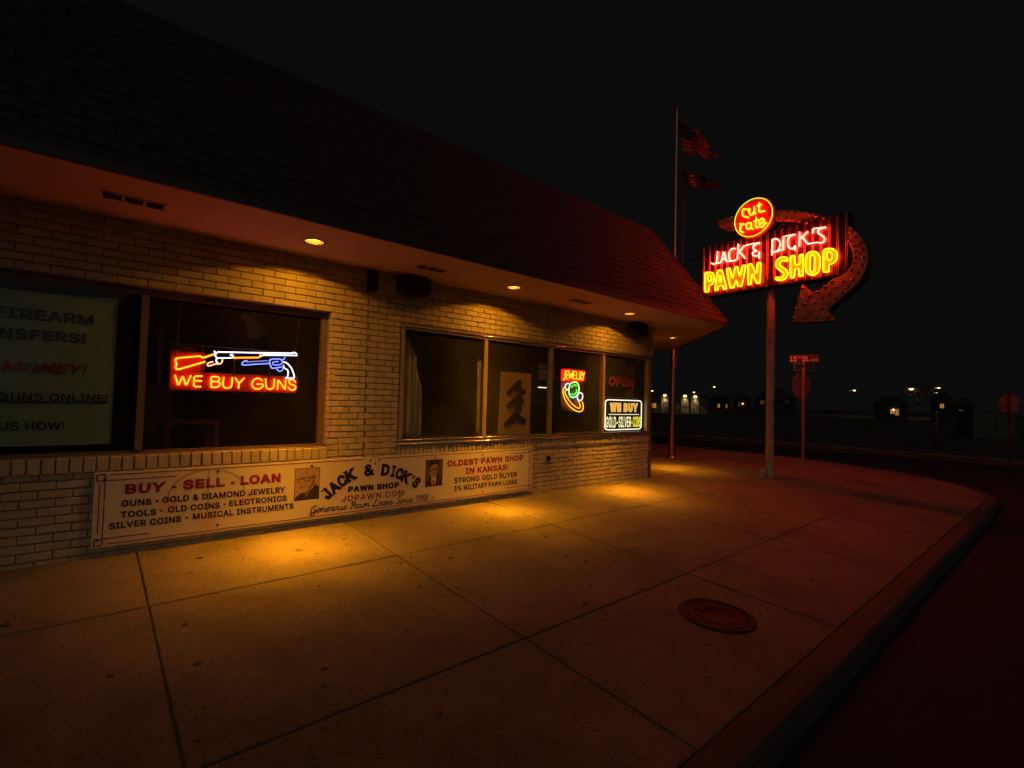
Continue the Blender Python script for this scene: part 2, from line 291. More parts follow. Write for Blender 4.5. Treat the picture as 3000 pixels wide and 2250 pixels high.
# plain sans outlines (500 units to the em): advance, contours
FONT = {'!':(98,'34,80 32,254 66,254 64,80|44,-2 40,-1 33,4 30,8 28,12 26,20 28,29 30,33 33,37 40,42 44,43 54,43 58,42 65,37 68,33 70,29 72,20 70,12 68,8 65,4 58,-1 54,-2'),'%':(338,'88,141 73,143 66,145 55,152 50,157 46,162 43,168 39,180 37,194 37,206 39,220 43,232 47,238 51,243 55,247 60,251 73,257 80,258 96,258 103,257 115,251 125,243 129,238 135,226 138,206 138,194 136,180 132,168 129,162 125,157 120,152 109,145 103,143|94,164 99,166 103,169 109,177 112,194 112,206 109,222 103,231 99,234 94,236 82,236 77,234 73,231 69,227 65,217 64,212 64,188 65,183 67,177 69,173 72,169 76,166 82,164|251,-5 236,-3 229,-1 223,2 218,6 213,11 209,16 206,21 202,34 200,48 200,60 202,74 206,86 209,92 213,97 223,105 236,111 243,112 258,112 266,111 278,105 288,97 292,92 295,86 299,74 300,67 300,41 299,34 295,21 291,16 288,11 283,6 278,2 272,-1 265,-3|251,17 257,18 262,20 269,26 273,36 274,42 274,66 273,71 269,81 266,85 262,88 257,90 245,90 240,88 235,85 232,81 228,71 226,60 226,48 229,31 232,26 239,20 245,18|66,0 241,254 270,254 95,0'),'&':(224,'86,-3 75,-1 65,2 55,6 47,11 39,17 32,23 27,31 23,39 20,48 18,57 17,67 17,74 21,89 27,101 32,106 37,112 42,117 70,139 108,168 118,176 127,187 131,202 129,214 123,223 118,226 107,230 101,230 84,227 73,216 69,208 69,204 68,199 69,195 69,190 73,182 84,164 102,142 219,0 182,0 86,116 61,146 55,153 51,159 41,178 39,185 38,192 38,207 42,222 45,229 55,241 67,249 75,253 82,255 100,257 118,255 126,253 133,249 145,241 150,236 154,230 158,223 160,217 162,202 162,196 161,191 159,186 158,181 146,162 128,146 77,109 64,98 55,87 52,82 50,77 48,66 50,54 52,49 58,39 62,35 66,32 77,26 96,23 111,25 119,27 139,37 145,42 151,48 156,54 160,61 165,68 171,84 173,93 174,102 174,112 204,112 201,80 189,51 173,31 166,23 160,17 153,12 144,7 136,3 126,0 117,-2 108,-3'),"'":(103,'39,159 35,254 68,254 64,159'),'-':(227,'168,122 168,94 57,94 57,122'),'.':(94,'43,-2 39,-1 35,2 31,4 29,8 26,12 25,16 25,25 26,29 29,33 31,37 35,40 39,42 43,43 52,43 56,42 60,40 64,37 67,33 69,29 71,20 69,12 67,8 64,4 60,2 56,-1 52,-2'),'0':(227,'113,-3 100,-2 87,0 76,5 65,12 56,21 47,31 40,43 34,57 30,72 27,89 25,107 24,127 25,147 27,165 30,182 35,197 40,211 48,223 56,234 65,242 76,249 87,254 100,257 113,258 127,257 139,254 151,249 161,242 171,234 179,223 186,211 192,197 197,182 200,165 202,147 203,127 202,107 200,89 197,72 192,57 186,43 179,31 171,21 162,12 151,5 140,0 127,-2|113,25 122,26 131,28 138,32 145,37 151,44 157,52 161,61 165,72 168,84 170,97 172,127 170,157 168,170 165,182 161,193 157,203 151,211 145,218 138,223 131,227 122,229 113,230 104,229 96,227 88,223 82,218 75,211 70,203 65,193 56,157 55,143 55,111 56,97 65,61 70,52 75,44 82,37 88,32 96,28 104,26'),'1':(227,'38,0 38,27 195,27 195,0|138,254 138,0 106,0 106,224 105,224 43,179 43,213 99,254'),'3':(227,'98,-3 76,1 66,5 57,9 41,21 35,29 30,37 26,46 23,55 22,66 55,66 57,54 60,48 67,39 72,35 77,32 95,26 102,25 117,25 124,26 138,30 149,37 153,41 157,46 163,58 165,72 163,86 161,92 158,98 154,104 150,109 144,113 137,117 130,120 121,122 101,124 78,124 78,150 144,224 144,226 35,226 35,254 186,254 186,230 106,139 106,144 119,145 132,144 144,142 154,138 164,133 172,127 179,119 185,111 190,102 194,93 196,83 196,62 194,51 190,42 185,33 179,25 172,18 164,12 154,6 144,2 133,-1 121,-3'),'4':(227,'20,53 20,79 123,254 155,254 54,83 54,81 207,81 207,53|141,0 141,159 171,159 171,0'),'5':(227,'100,-3 89,-1 79,2 61,10 54,16 47,23 41,30 37,38 33,47 31,56 30,65 61,65 62,60 66,49 69,44 77,36 81,33 98,26 104,25 118,25 132,29 138,32 144,36 149,41 153,46 157,52 160,59 162,66 164,81 162,97 160,104 157,111 153,117 143,127 137,131 124,137 117,138 103,138 90,136 78,132 64,123 34,126 48,254 183,254 183,226 75,226 67,151 77,157 83,160 101,166 108,167 115,167 131,165 139,163 154,157 161,153 167,148 178,137 186,123 192,108 194,99 195,91 195,70 193,58 189,48 184,38 178,29 171,21 163,14 154,8 144,3 134,-1 123,-3'),'8':(227,'101,-3 89,-1 78,2 68,6 58,11 50,17 43,23 37,31 32,39 29,48 27,58 26,68 26,76 30,91 36,104 40,110 45,116 56,125 69,131 76,132 76,133 67,136 59,141 52,147 46,154 41,162 38,171 36,180 35,190 36,200 38,209 41,217 45,225 57,239 73,249 82,253 92,256 113,258 134,256 144,253 153,249 169,239 181,225 185,217 188,209 190,200 191,190 190,180 188,171 185,162 180,154 174,147 167,141 159,137 150,133 150,132 157,131 170,125 176,121 181,116 186,110 194,98 197,91 199,83 200,76 200,58 198,48 194,39 189,31 183,23 176,17 168,11 158,6 148,2 137,-1 126,-3|121,25 129,26 142,30 148,33 158,41 167,57 168,63 168,76 167,83 161,94 153,104 147,108 135,114 128,116 113,118 98,116 91,114 79,108 73,104 65,94 59,83 58,76 58,63 59,57 61,51 64,46 68,41 78,33 84,30 97,26 105,25|120,145 126,146 137,150 142,153 154,165 158,176 160,188 158,200 154,210 151,215 138,225 126,229 120,230 106,230 100,229 89,225 84,222 72,210 68,200 66,188 68,176 72,165 76,161 79,157 84,153 89,150 100,146 107,145'),'9':(227,'113,258 125,257 135,255 146,252 155,247 164,241 171,234 178,226 184,217 189,207 192,197 194,185 194,164 190,145 186,135 181,124 175,112 158,84 100,0 65,0 151,124 154,124 144,111 128,101 124,99 119,98 114,98 109,97 98,98 87,100 78,103 69,107 60,112 53,119 47,126 41,134 37,144 34,154 32,164 32,187 34,198 38,209 42,218 48,227 55,235 71,247 81,252 91,255 102,257|106,230 93,226 87,223 77,215 73,209 69,204 66,197 64,191 63,183 63,168 64,161 66,154 69,148 73,142 77,137 82,132 99,123 106,122 120,122 127,123 145,132 149,137 154,142 157,147 160,154 162,160 164,175 162,190 160,197 157,204 150,215 145,219 139,223 133,226 120,230'),'A':(240,'8,0 101,254 138,254 231,0 198,0 144,151 132,186 116,239 123,239 106,185 95,151 43,0|55,71 55,99 185,99 185,71'),'B':(228,'30,0 30,254 133,254 145,252 155,249 164,245 173,240 180,235 186,228 190,221 194,213 197,205 199,196 199,179 198,172 196,166 187,150 183,146 168,137 157,133 157,131 170,129 182,123 187,119 192,114 197,108 201,102 205,94 207,86 209,68 207,50 204,41 200,33 195,26 189,20 181,14 172,9 162,5 151,2 123,0|62,29 136,29 148,31 157,35 165,40 171,46 175,53 177,60 178,68 176,81 168,97 163,102 158,106 147,112 140,114 132,115 62,115|62,143 126,143 132,144 144,148 149,151 154,155 162,163 168,180 168,186 167,194 165,202 161,208 156,214 150,219 141,223 131,225 120,226 62,226'),'C':(255,'134,-3 118,-2 103,1 88,6 75,12 63,21 52,32 43,44 35,58 28,73 24,90 21,108 20,127 21,146 24,165 28,181 35,197 43,210 52,223 63,233 75,242 88,249 103,254 118,257 134,258 161,255 178,249 194,241 201,236 208,230 214,224 219,217 224,209 232,193 236,174 204,174 198,192 195,197 191,202 187,206 183,211 163,223 158,224 152,226 140,228 134,228 122,227 111,225 101,221 92,216 83,210 75,202 68,192 62,182 58,170 54,157 52,143 52,111 54,97 58,84 63,72 68,62 75,53 83,45 92,38 101,33 112,29 122,27 134,26 140,27 146,27 152,28 169,34 179,40 191,52 195,57 198,62 204,80 236,80 232,62 228,53 224,45 214,31 208,25 201,19 187,9 179,5 170,2 153,-2 143,-3'),'D':(251,'109,0 48,0 48,29 122,29 136,31 148,35 159,40 169,47 177,55 184,64 194,86 197,99 199,113 200,128 199,142 197,156 194,169 190,180 184,191 177,200 169,208 160,214 149,219 138,223 125,225 110,226 47,226 47,254 113,254 131,253 147,251 162,246 176,239 189,231 200,221 209,209 217,196 223,181 227,164 230,147 231,128 230,109 227,91 223,74 217,59 209,46 199,34 188,24 175,15 161,9 145,4 128,1|62,254 62,0 30,0 30,254'),'E':(209,'30,0 30,254 186,254 186,226 62,226 62,143 178,143 178,114 62,114 62,29 188,29 188,0'),'F':(205,'30,0 30,254 185,254 185,226 62,226 62,139 173,139 173,111 62,111 62,0'),'G':(260,'134,-3 118,-2 102,1 88,6 75,13 63,21 52,32 42,44 35,58 28,73 24,90 21,108 20,127 21,146 24,165 28,181 35,197 42,210 52,223 62,233 74,242 88,249 102,254 117,257 132,258 152,256 170,252 179,248 187,245 194,240 202,235 208,229 214,222 220,216 225,208 229,200 235,183 237,174 204,174 202,180 194,197 190,201 186,206 182,210 173,217 168,220 152,226 139,228 133,228 122,227 111,225 101,221 92,216 83,210 75,202 68,193 62,182 58,170 54,157 52,143 52,111 54,97 58,84 63,72 68,62 75,53 83,45 92,38 102,33 112,29 123,27 134,26 145,27 155,29 164,32 172,36 180,41 187,47 193,54 198,62 202,70 205,80 207,90 207,101 217,100 141,100 141,128 239,128 239,100 238,85 236,71 231,58 225,45 218,34 209,25 199,16 188,9 176,4 163,0 149,-3'),'H':(258,'30,0 30,254 62,254 62,144 196,144 196,254 228,254 228,0 196,0 196,116 62,116 62,0'),'I':(150,'16,0 16,29 59,29 59,226 16,226 16,254 135,254 135,226 91,226 91,29 135,29 135,0'),'J':(198,'93,-3 76,-2 62,2 49,8 38,16 28,27 22,40 18,56 17,73 17,86 49,86 49,73 50,62 52,52 56,44 61,37 67,32 75,28 83,26 93,25 102,26 110,28 117,32 124,37 129,44 133,52 135,62 136,73 136,254 168,254 168,73 167,56 163,40 156,27 147,16 136,8 123,2 108,-2'),'K':(233,'52,73 52,108 70,131 87,152 106,172 182,254 224,254 116,138 114,138|30,0 30,254 62,254 62,0|186,0 94,130 114,155 224,0'),'L':(196,'30,0 30,254 62,254 62,29 181,29 181,0'),'M':(314,'30,0 30,254 76,254 139,94 150,61 156,42 161,24 154,24 165,61 176,94 238,254 284,254 284,0 252,0 252,163 253,184 253,229 256,229 249,205 241,181 234,161 228,145 171,0 143,0 85,145 80,160 72,181 65,204 56,229 59,229 60,208 60,186 61,164 61,0'),'N':(262,'30,0 30,254 68,254 172,91 181,75 194,53 207,27 202,27 200,54 200,79 199,97 199,254 232,254 232,0 193,0 101,145 89,165 74,191 54,226 60,227 61,192 62,164 62,0'),'O':(267,'133,-3 118,-2 103,1 88,6 75,12 63,21 52,32 43,44 35,58 28,73 24,90 21,108 20,127 21,146 24,165 28,181 35,197 43,210 52,223 63,233 75,242 88,249 103,254 118,257 133,258 149,257 164,254 179,249 192,242 204,233 215,223 224,210 232,197 238,181 243,165 246,146 247,127 246,108 243,90 238,73 232,58 224,44 215,32 204,21 192,12 179,6 164,1 149,-2|133,26 145,27 155,29 165,33 175,38 184,44 191,52 198,61 204,72 209,84 212,97 214,111 215,127 214,143 212,157 209,170 204,182 198,193 191,202 184,210 175,216 165,221 155,225 145,227 133,228 122,227 112,225 102,221 92,216 83,210 75,202 69,193 63,182 58,170 54,157 52,143 52,111 54,97 58,84 63,72 75,52 83,45 92,38 102,33 112,29 122,27'),'P':(222,'30,0 30,254 132,254 144,252 156,248 166,244 175,238 183,231 190,223 195,215 199,205 202,195 204,185 204,163 202,152 199,142 195,133 190,124 183,116 175,109 166,104 156,99 144,96 132,94 118,93 55,93 55,121 116,121 134,123 142,125 149,128 159,136 163,141 167,147 171,160 172,166 172,181 171,188 167,201 159,211 154,216 142,222 126,226 62,226 62,0'),'R':(224,'30,0 30,254 132,254 145,252 156,249 167,244 176,239 190,225 195,217 199,207 202,198 204,187 205,176 204,165 202,154 199,145 195,136 190,127 183,120 175,114 166,109 156,104 145,101 132,99 48,99 48,128 126,128 135,129 149,133 155,137 160,141 164,145 167,150 171,162 173,176 171,190 169,197 164,208 159,212 155,216 149,220 142,223 134,224 126,226 62,226 62,0|177,0 115,115 151,115 214,0'),'S':(223,'98,-4 86,-2 74,1 64,5 54,10 46,15 38,22 32,30 27,39 23,48 20,58 19,68 52,68 53,61 55,55 58,49 66,39 71,35 83,29 90,27 104,25 120,25 128,26 143,30 149,33 155,37 160,41 165,46 171,57 173,70 171,81 169,85 166,89 162,93 153,100 148,102 122,111 92,120 77,124 64,130 53,137 43,145 36,153 30,163 27,174 26,186 27,197 29,206 32,215 37,224 51,238 59,244 69,249 79,253 90,256 114,258 137,256 148,253 158,249 167,244 175,238 182,232 189,224 197,208 199,199 200,189 169,189 167,198 163,206 158,213 151,219 143,223 134,227 124,229 105,229 97,228 84,224 73,218 68,214 64,209 61,204 59,199 58,194 58,182 62,171 65,167 85,154 106,147 132,140 156,132 174,123 179,119 185,115 189,110 194,105 200,92 204,78 204,69 203,59 201,50 198,40 193,32 187,24 180,17 162,5 151,1 139,-2 126,-4'),'T':(224,'16,226 16,254 208,254 208,226 128,226 128,0 96,0 96,226'),'U':(259,'129,-4 115,-3 101,-1 89,3 77,8 66,14 57,22 49,30 42,40 37,51 33,62 31,74 30,87 30,254 62,254 62,89 64,72 70,57 75,50 80,44 86,38 94,34 101,30 119,26 140,26 157,30 165,34 172,38 179,44 184,50 192,64 196,80 196,254 229,254 229,87 228,74 226,62 222,51 216,40 210,30 192,14 182,8 170,3 157,-1 144,-3'),'V':(240,'102,0 8,254 42,254 96,103 108,69 124,15 117,15 133,69 145,103 197,254 231,254 139,0'),'W':(343,'78,0 8,254 41,254 82,98 88,73 93,47 98,20 95,20 100,47 106,73 112,98 153,254 190,254 231,98 237,73 243,47 249,20 244,20 249,47 255,73 261,98 302,254 335,254 265,0 228,0 184,161 176,196 168,237 175,237 167,197 159,161 115,0'),'X':(237,'9,0 109,142 109,118 15,254 52,254 102,181 112,164 122,146 116,146 126,164 136,181 149,200 187,254 223,254 129,119 129,143 228,0 191,0 146,65 134,83 125,98 115,116 122,116 113,98 91,65 46,0'),'Y':(236,'102,0 102,104 8,254 46,254 96,172 111,146 125,115 112,115 126,146 140,172 191,254 228,254 134,104 134,0'),'Z':(219,'21,0 21,23 137,193 153,215 170,238 174,227 143,226 20,226 20,254 198,254 198,231 84,64 67,40 49,17 45,27 107,29 200,29 200,0'),'a':(195,'71,-4 63,-3 55,0 47,2 40,6 34,11 29,16 24,22 20,29 17,37 15,54 17,69 19,75 25,85 29,90 34,93 39,97 50,102 56,104 63,105 89,110 117,113 133,117 138,127 137,134 137,139 131,152 128,156 124,159 115,163 104,165 91,165 80,163 75,161 59,150 50,137 20,146 24,154 29,161 39,173 52,182 66,188 74,190 89,192 97,192 119,190 126,188 143,180 153,172 161,160 167,145 168,136 168,0 138,0 138,26 136,26 126,12 113,3 102,-2 88,-4|93,23 101,24 108,26 114,29 124,37 132,47 136,57 138,69 138,95 130,91 116,88 100,86 88,84 67,79 58,75 49,66 47,62 46,58 46,48 47,43 51,36 57,30 65,26 80,23'),'d':(212,'98,-4 86,-3 75,-1 65,3 56,8 47,15 40,23 33,32 27,42 23,54 20,66 18,80 17,94 18,109 20,122 23,135 27,146 33,157 40,166 47,174 56,180 65,185 75,189 86,191 98,192 106,192 114,191 121,189 132,183 140,177 144,173 153,160 155,160 155,254 186,254 186,0 156,0 156,29 153,29 140,12 136,8 120,-1 114,-3 106,-4|102,23 111,24 125,28 132,32 137,37 142,43 146,50 150,58 154,75 156,95 154,114 150,131 146,139 142,145 137,151 132,156 125,160 118,163 102,165 86,163 79,160 72,156 67,151 62,145 54,131 50,114 48,95 50,75 54,58 62,44 67,38 73,33 79,29 86,26 94,24'),'g':(213,'93,-75 84,-74 67,-70 59,-67 41,-55 36,-50 28,-40 25,-35 51,-20 61,-33 72,-42 89,-48 96,-48 103,-49 114,-48 124,-46 133,-42 141,-38 147,-31 152,-23 155,-14 156,-3 156,34 153,34 140,17 120,5 97,2 86,3 76,5 56,13 48,19 40,27 33,35 28,45 23,56 20,68 18,81 17,96 18,110 20,123 23,135 27,147 33,157 40,166 48,174 56,180 66,185 76,189 87,191 98,192 106,192 114,191 121,189 141,177 154,159 157,159 157,190 186,190 186,-16 183,-27 180,-36 175,-45 169,-52 162,-59 154,-64 145,-68 136,-71 115,-75|111,30 125,34 132,38 137,42 142,47 146,53 150,61 153,68 155,77 156,86 156,106 155,115 153,124 147,139 138,151 132,156 126,160 119,163 102,165 86,163 79,160 73,156 67,151 62,145 58,139 54,131 50,115 48,96 50,78 54,61 58,54 62,48 67,42 79,34 94,30'),'h':(205,'57,0 26,0 26,254 57,254 57,144 51,144 56,156 62,166 68,175 76,181 84,186 103,192 123,192 140,188 148,184 154,180 161,174 166,168 174,152 177,142 179,120 179,0 148,0 148,118 147,128 145,137 142,145 136,152 130,158 123,161 114,164 105,165 92,163 80,159 75,155 67,147 63,141 60,135 58,129 57,121'),'i':(83,'26,0 26,190 57,190 57,0|42,221 34,223 24,230 22,234 21,238 21,246 24,253 30,259 42,262 54,259 60,253 63,246 63,238 62,234 60,230 50,223'),'n':(205,'57,0 26,0 26,190 56,190 56,144 51,144 56,156 62,166 68,175 76,181 84,186 103,192 123,192 140,188 154,180 166,168 174,152 178,132 179,120 179,0 148,0 148,118 147,128 145,137 142,145 136,152 130,158 123,161 114,164 105,165 92,163 80,159 75,155 67,147 63,141 60,135 58,129 57,121'),'o':(208,'104,-4 91,-3 79,-1 69,3 58,8 49,15 41,23 34,32 28,43 23,54 20,66 18,80 17,94 18,108 20,122 23,134 28,146 34,156 41,165 49,173 58,180 69,185 79,189 91,191 104,192 116,191 128,189 139,185 149,180 159,173 167,165 174,156 180,146 188,122 190,108 191,94 190,80 188,66 184,54 180,43 174,32 167,23 159,15 149,8 139,3 128,-1 116,-3|104,23 113,24 121,26 129,29 135,33 141,38 146,44 150,51 154,59 158,75 160,94 158,112 154,129 150,137 146,144 141,150 135,155 129,159 121,162 113,164 104,165 95,164 86,162 79,159 73,155 67,150 62,144 58,137 54,129 50,112 48,94 50,75 54,59 58,51 62,44 67,38 73,33 79,29 86,26 95,24'),'t':(114,'102,190 102,164 3,164 3,190|32,236 63,236 63,43 64,38 71,28 75,26 80,25 85,25 101,27 107,1 96,-1 84,-2 73,-1 62,1 53,5 46,11 40,18 36,26 33,36 32,46'),'u':(205,'91,-3 73,-1 57,5 51,10 44,15 39,22 35,29 31,38 28,47 26,69 26,190 57,190 57,72 58,62 60,52 63,44 68,37 75,32 82,28 91,26 100,25 107,25 113,27 119,28 130,34 134,38 142,48 148,68 148,190 179,190 179,0 149,0 149,46 154,46 149,34 143,23 136,15 129,8 111,0 101,-2'),'y':(195,'24,-69 31,-43 36,-44 55,-44 71,-29 81,-1 9,190 42,190 83,78 93,43 103,10 92,10 101,43 112,78 153,190 186,190 102,-29 96,-43 92,-48 88,-54 80,-62 70,-68 64,-70 46,-73 32,-72')}
def _loops(ch):
    return [[tuple(map(int, q.split(','))) for q in l.split()] for l in FONT[ch][1].split('|')]
def _area(l): return .5 * sum(l[i - 1][0] * l[i][1] - l[i][0] * l[i - 1][1] for i in range(len(l)))
def _inside(p, l):
    c = False
    for i in range(len(l)):
        (x0, y0), (x1, y1) = l[i - 1], l[i]
        if (y0 > p[1]) != (y1 > p[1]) and p[0] < (x1 - x0) * (p[1] - y0) / (y1 - y0) + x0: c = not c
    return c
_gl = {}
def glyph(ch, hw):
    """filled outline thickened by a pen of half width hw; every face carries a layer number so that none are coplanar"""
    k = (ch, hw)
    if k in _gl: return _gl[k]
    L = _loops(ch); big = max(L, key=lambda l: abs(_area(l))); sg = 1 if _area(big) > 0 else -1
    outs = [l for l in L if _area(l) * sg > 0]; holes = [l for l in L if _area(l) * sg < 0]; polys = []; layer = 0
    for o in outs:
        hs = [h for h in holes if _inside(h[0], o)]; flat = [q for l in [o] + hs for q in l]
        for t in tessellate_polygon([[Vector((x, y, 0)) for x, y in l] for l in [o] + hs]): polys.append(([flat[i] for i in t], layer))
        layer += 1
    if hw > 0:
        for l in L:
            n = len(l)
            for i in range(n):
                p, q = Vector(l[i]), Vector(l[(i + 1) % n]); d = q - p
                if d.length < 1e-6: continue
                d.normalize(); m = Vector((-d.y, d.x)) * hw; e = []
                for a, b in ((p - Vector(l[i - 1]), d), (Vector(l[(i + 2) % n]) - q, d)):
                    cs = a.normalized().dot(b) if a.length > 1e-6 else 1; e.append(hw if cs < .75 else hw * .12)
                p2, q2 = p - d * e[0], q + d * e[1]
                polys.append(([tuple(p2 + m), tuple(p2 - m), tuple(q2 - m), tuple(q2 + m)], 2 + (i % 5) + (3 if l in holes else 0)))
    _gl[k] = polys; return polys
_tx = {}
def glyphs(body, bold=0.0, shear=0.0, spacing=1.0):
    key = (body, bold, shear, spacing)
    if key in _tx: return _tx[key]
    hw = max(0.0, bold) * 500; x = 0; vs = []; fs = []; ly = []
    for ch in body:
        if ch == ' ': x += 120 * spacing; continue
        for poly, layer in glyph(ch, hw if ch not in '!.' else hw * .45):
            o = len(vs); vs += [(a + x + shear * b, b) for a, b in poly]; fs.append(tuple(range(o, o + len(poly)))); ly += [layer] * len(poly)
        x += (FONT[ch][0] + hw * 1.3) * spacing
    x0 = min(v[0] for v in vs); x1 = max(v[0] for v in vs); y0 = min(v[1] for v in vs); y1 = max(v[1] for v in vs)
    _tx[key] = ([((a - x0) / (x1 - x0), (b - y0) / (y1 - y0)) for a, b in vs], fs, ly); return _tx[key]
def text(mb, P, body, bl, tr, m, bold=.02, shear=0.0, spacing=1.0, w=.0015, flip=False, quad=None):
    """fit the words into the rectangle bl..tr (plane coordinates), or into four corners, as a raised film"""
    vs, fs, ly = glyphs(body, bold, shear, spacing)
    pv = []
    for (u, v), l in zip(vs, ly):
        if flip: u = 1 - u
        if quad:
            (a0, a1, a2, a3) = quad; x = (a0[0] * (1 - u) + a1[0] * u) * (1 - v) + (a3[0] * (1 - u) + a2[0] * u) * v; y = (a0[1] * (1 - u) + a1[1] * u) * (1 - v) + (a3[1] * (1 - u) + a2[1] * u) * v
        else: x, y = bl[0] + (tr[0] - bl[0]) * u, bl[1] + (tr[1] - bl[1]) * v
        pv.append(P.p(x, y, w + l * .00005))
    out = []
    for f in fs:
        nn = (pv[f[1]] - pv[f[0]]).cross(pv[f[2]] - pv[f[0]]); out.append(tuple(reversed(f)) if nn.dot(P.N) < 0 else f)
    mb.add(pv, out, m)
def circ(cx, cy, r, n=32, ry=None): return [(cx + r * math.cos(2 * math.pi * i / n), cy + (ry or r) * math.sin(2 * math.pi * i / n)) for i in range(n)]
def rect(u0, u1, v0, v1): return [(u0, v0), (u1, v0), (u1, v1), (u0, v1)]

# ================================================================== GROUND
SL = .0465
def gz(y): return SL * min(y, 0.0)
KY = -4.12                       # kerb line of the main street
CX, CY, CRAD = 12.2, -1.5, 2.62  # corner radius
XE = CX + CRAD                   # kerb line of the cross street
mb = MB(); mb.add([(-400, -400, -.42), (700, -400, -.42), (700, 700, -.42), (-400, 700, -.42)], [(0, 1, 2, 3)], 'earth'); struct(mb.build('ground'))
mb = MB()
RZ = -.335
mb.add([(-60, -13, RZ), (22.6, -13, RZ), (22.6, -4.2, RZ), (-60, -4.2, RZ)], [(0, 1, 2, 3)], 'asphalt')
mb.add([(12.0, -4.2, RZ), (22.6, -4.2, RZ), (22.6, 90, RZ), (12.0, 90, RZ)], [(0, 1, 2, 3)], 'asphalt')
mb.add([(22.6, -13, RZ), (120, -13, RZ), (120, -6.5, RZ), (22.6, -6.5, RZ)], [(0, 1, 2, 3)], 'asphalt')
mb.add([(12.0, -60, RZ), (22.6, -60, RZ), (22.6, -13, RZ), (12.0, -13, RZ)], [(0, 1, 2, 3)], 'asphalt')
struct(mb.build('road'))
def clip_poly(poly, edges):
    for (a, b, c) in edges:      # keep a*x+b*y <= c
        out = []
        for i in range(len(poly)):
            p, q = poly[i - 1], poly[i]; fp = a * p[0] + b * p[1] - c; fq = a * q[0] + b * q[1] - c
            if (fp <= 0) != (fq <= 0): t = fp / (fp - fq); out.append((p[0] + (q[0] - p[0]) * t, p[1] + (q[1] - p[1]) * t))
            if fq <= 0: out.append(q)
        poly = out
        if not poly: break
    return poly
cedges = [(1, 0, XE)]
for i in range(1, 10):
    t = math.radians(-90 + 9 * i); cedges.append((math.cos(t), math.sin(t), math.cos(t) * CX + math.sin(t) * CY + CRAD))
mb = MB()
xs = [-11.6, -9.6, -7.55, -5.5, -3.45, -1.5, .343, 2.157, 4.117, 6.004, 8.03, 10.05, 12.1, 14.2, 16]
ysf = [KY, -2.943, -1.223, .06]
ysb = [.06, 1.9, 3.9, 5.9, 7.9, 9.9, 12, 14]
def panel(x0, x1, y0, y1):
    g = .0055
    p = clip_poly([(x0 + g, y0 + g), (x1 - g, y0 + g), (x1 - g, y1 - g), (x0 + g, y1 - g)], cedges)
    if len(p) < 3: return
    # subdivide panel boundary slightly so its edge is not dead straight
    dz = random.uniform(-.003, .003); q = []
    for i in range(len(p)):
        a, b = p[i - 1], p[i]; n = max(1, int(math.hypot(b[0] - a[0], b[1] - a[1]) / .12))
        for k in range(n):
            t = k / n; j = .0022 if 0 < k else 0
            q.append((a[0] + (b[0] - a[0]) * t + random.uniform(-j, j), a[1] + (b[1] - a[1]) * t + random.uniform(-j, j)))
    cx = sum(a for a, b in q) / len(q); cy = sum(b for a, b in q) / len(q); n = len(q)
    ins = [(a + (cx - a) * .006 / max(.3, abs(cx - a) + .01) * (1 if abs(cx - a) > .05 else 0), b + (cy - b) * .006 / max(.3, abs(cy - b) + .01)) for a, b in q]
    vs = [(a, b, gz(b) + dz - .05) for a, b in q] + [(a, b, gz(b) + dz - .006) for a, b in q] + [(a, b, gz(b) + dz) for a, b in ins]
    fs = [(i, (i + 1) % n, n + (i + 1) % n, n + i) for i in range(n)] + [(n + i, n + (i + 1) % n, 2 * n + (i + 1) % n, 2 * n + i) for i in range(n)] + [tuple(range(2 * n, 3 * n))]
    mb.add(vs, fs, 'concrete')
for i in range(len(xs) - 1):
    for j in range(3): panel(xs[i], xs[i + 1], ysf[j], ysf[j + 1])
    if xs[i] >= 7.9:
        for j in range(len(ysb) - 1): panel(xs[i], xs[i + 1], ysb[j], ysb[j + 1])
bp = clip_poly([(-11.6, KY), (16, KY), (16, 14), (-11.6, 14)], cedges)
base = [(-11.6, KY, gz(KY) - .03), (16, KY, gz(KY) - .03), (16, 0, -.03), (-11.6, 0, -.03)]
def basepoly(y0, y1):
    p = clip_poly([(-11.6, y0), (16, y0), (16, y1), (-11.6, y1)], cedges); mb.add([(a, b, gz(b) - .014) for a, b in p], [tuple(range(len(p)))], 'concrete_base')
basepoly(KY, 0); basepoly(0, 14)
def crack(pts, w):      # hairline cracks drawn as thin darker ribbons
    P = Plane((0, 0, 0), (1, 0, 0), (0, 1, SL)); q = []
    for px, py in pts:
        d = ray(px, py); t = (SL * CAM.y - CAM.z) / (d.z - SL * d.y); p = CAM + d * t; q.append((p.x, p.y * math.hypot(1, SL)))
    r = [q[0]]
    for i in range(1, len(q)):
        n = 6
        for k in range(1, n + 1):
            t = k / n; j = .012 if k < n else 0; r.append((q[i - 1][0] + (q[i][0] - q[i - 1][0]) * t + random.uniform(-j, j), q[i - 1][1] + (q[i][1] - q[i - 1][1]) * t + random.uniform(-j, j)))
    ribbon(mb, P, r, w, .0, .0045, 'concrete_base')
zk = zz(1800, 1350, 1.843)
crack([zk(920, 400), zk(1030, 432), zk(1150, 490), zk(1330, 560), zk(1515, 612)], .016); crack([zk(1165, 285), zk(1330, 330), zk(1540, 390)], .007); crack([(700, 1562), (690, 1600), (715, 1640)], .004)
struct(mb.build('sidewalk'))
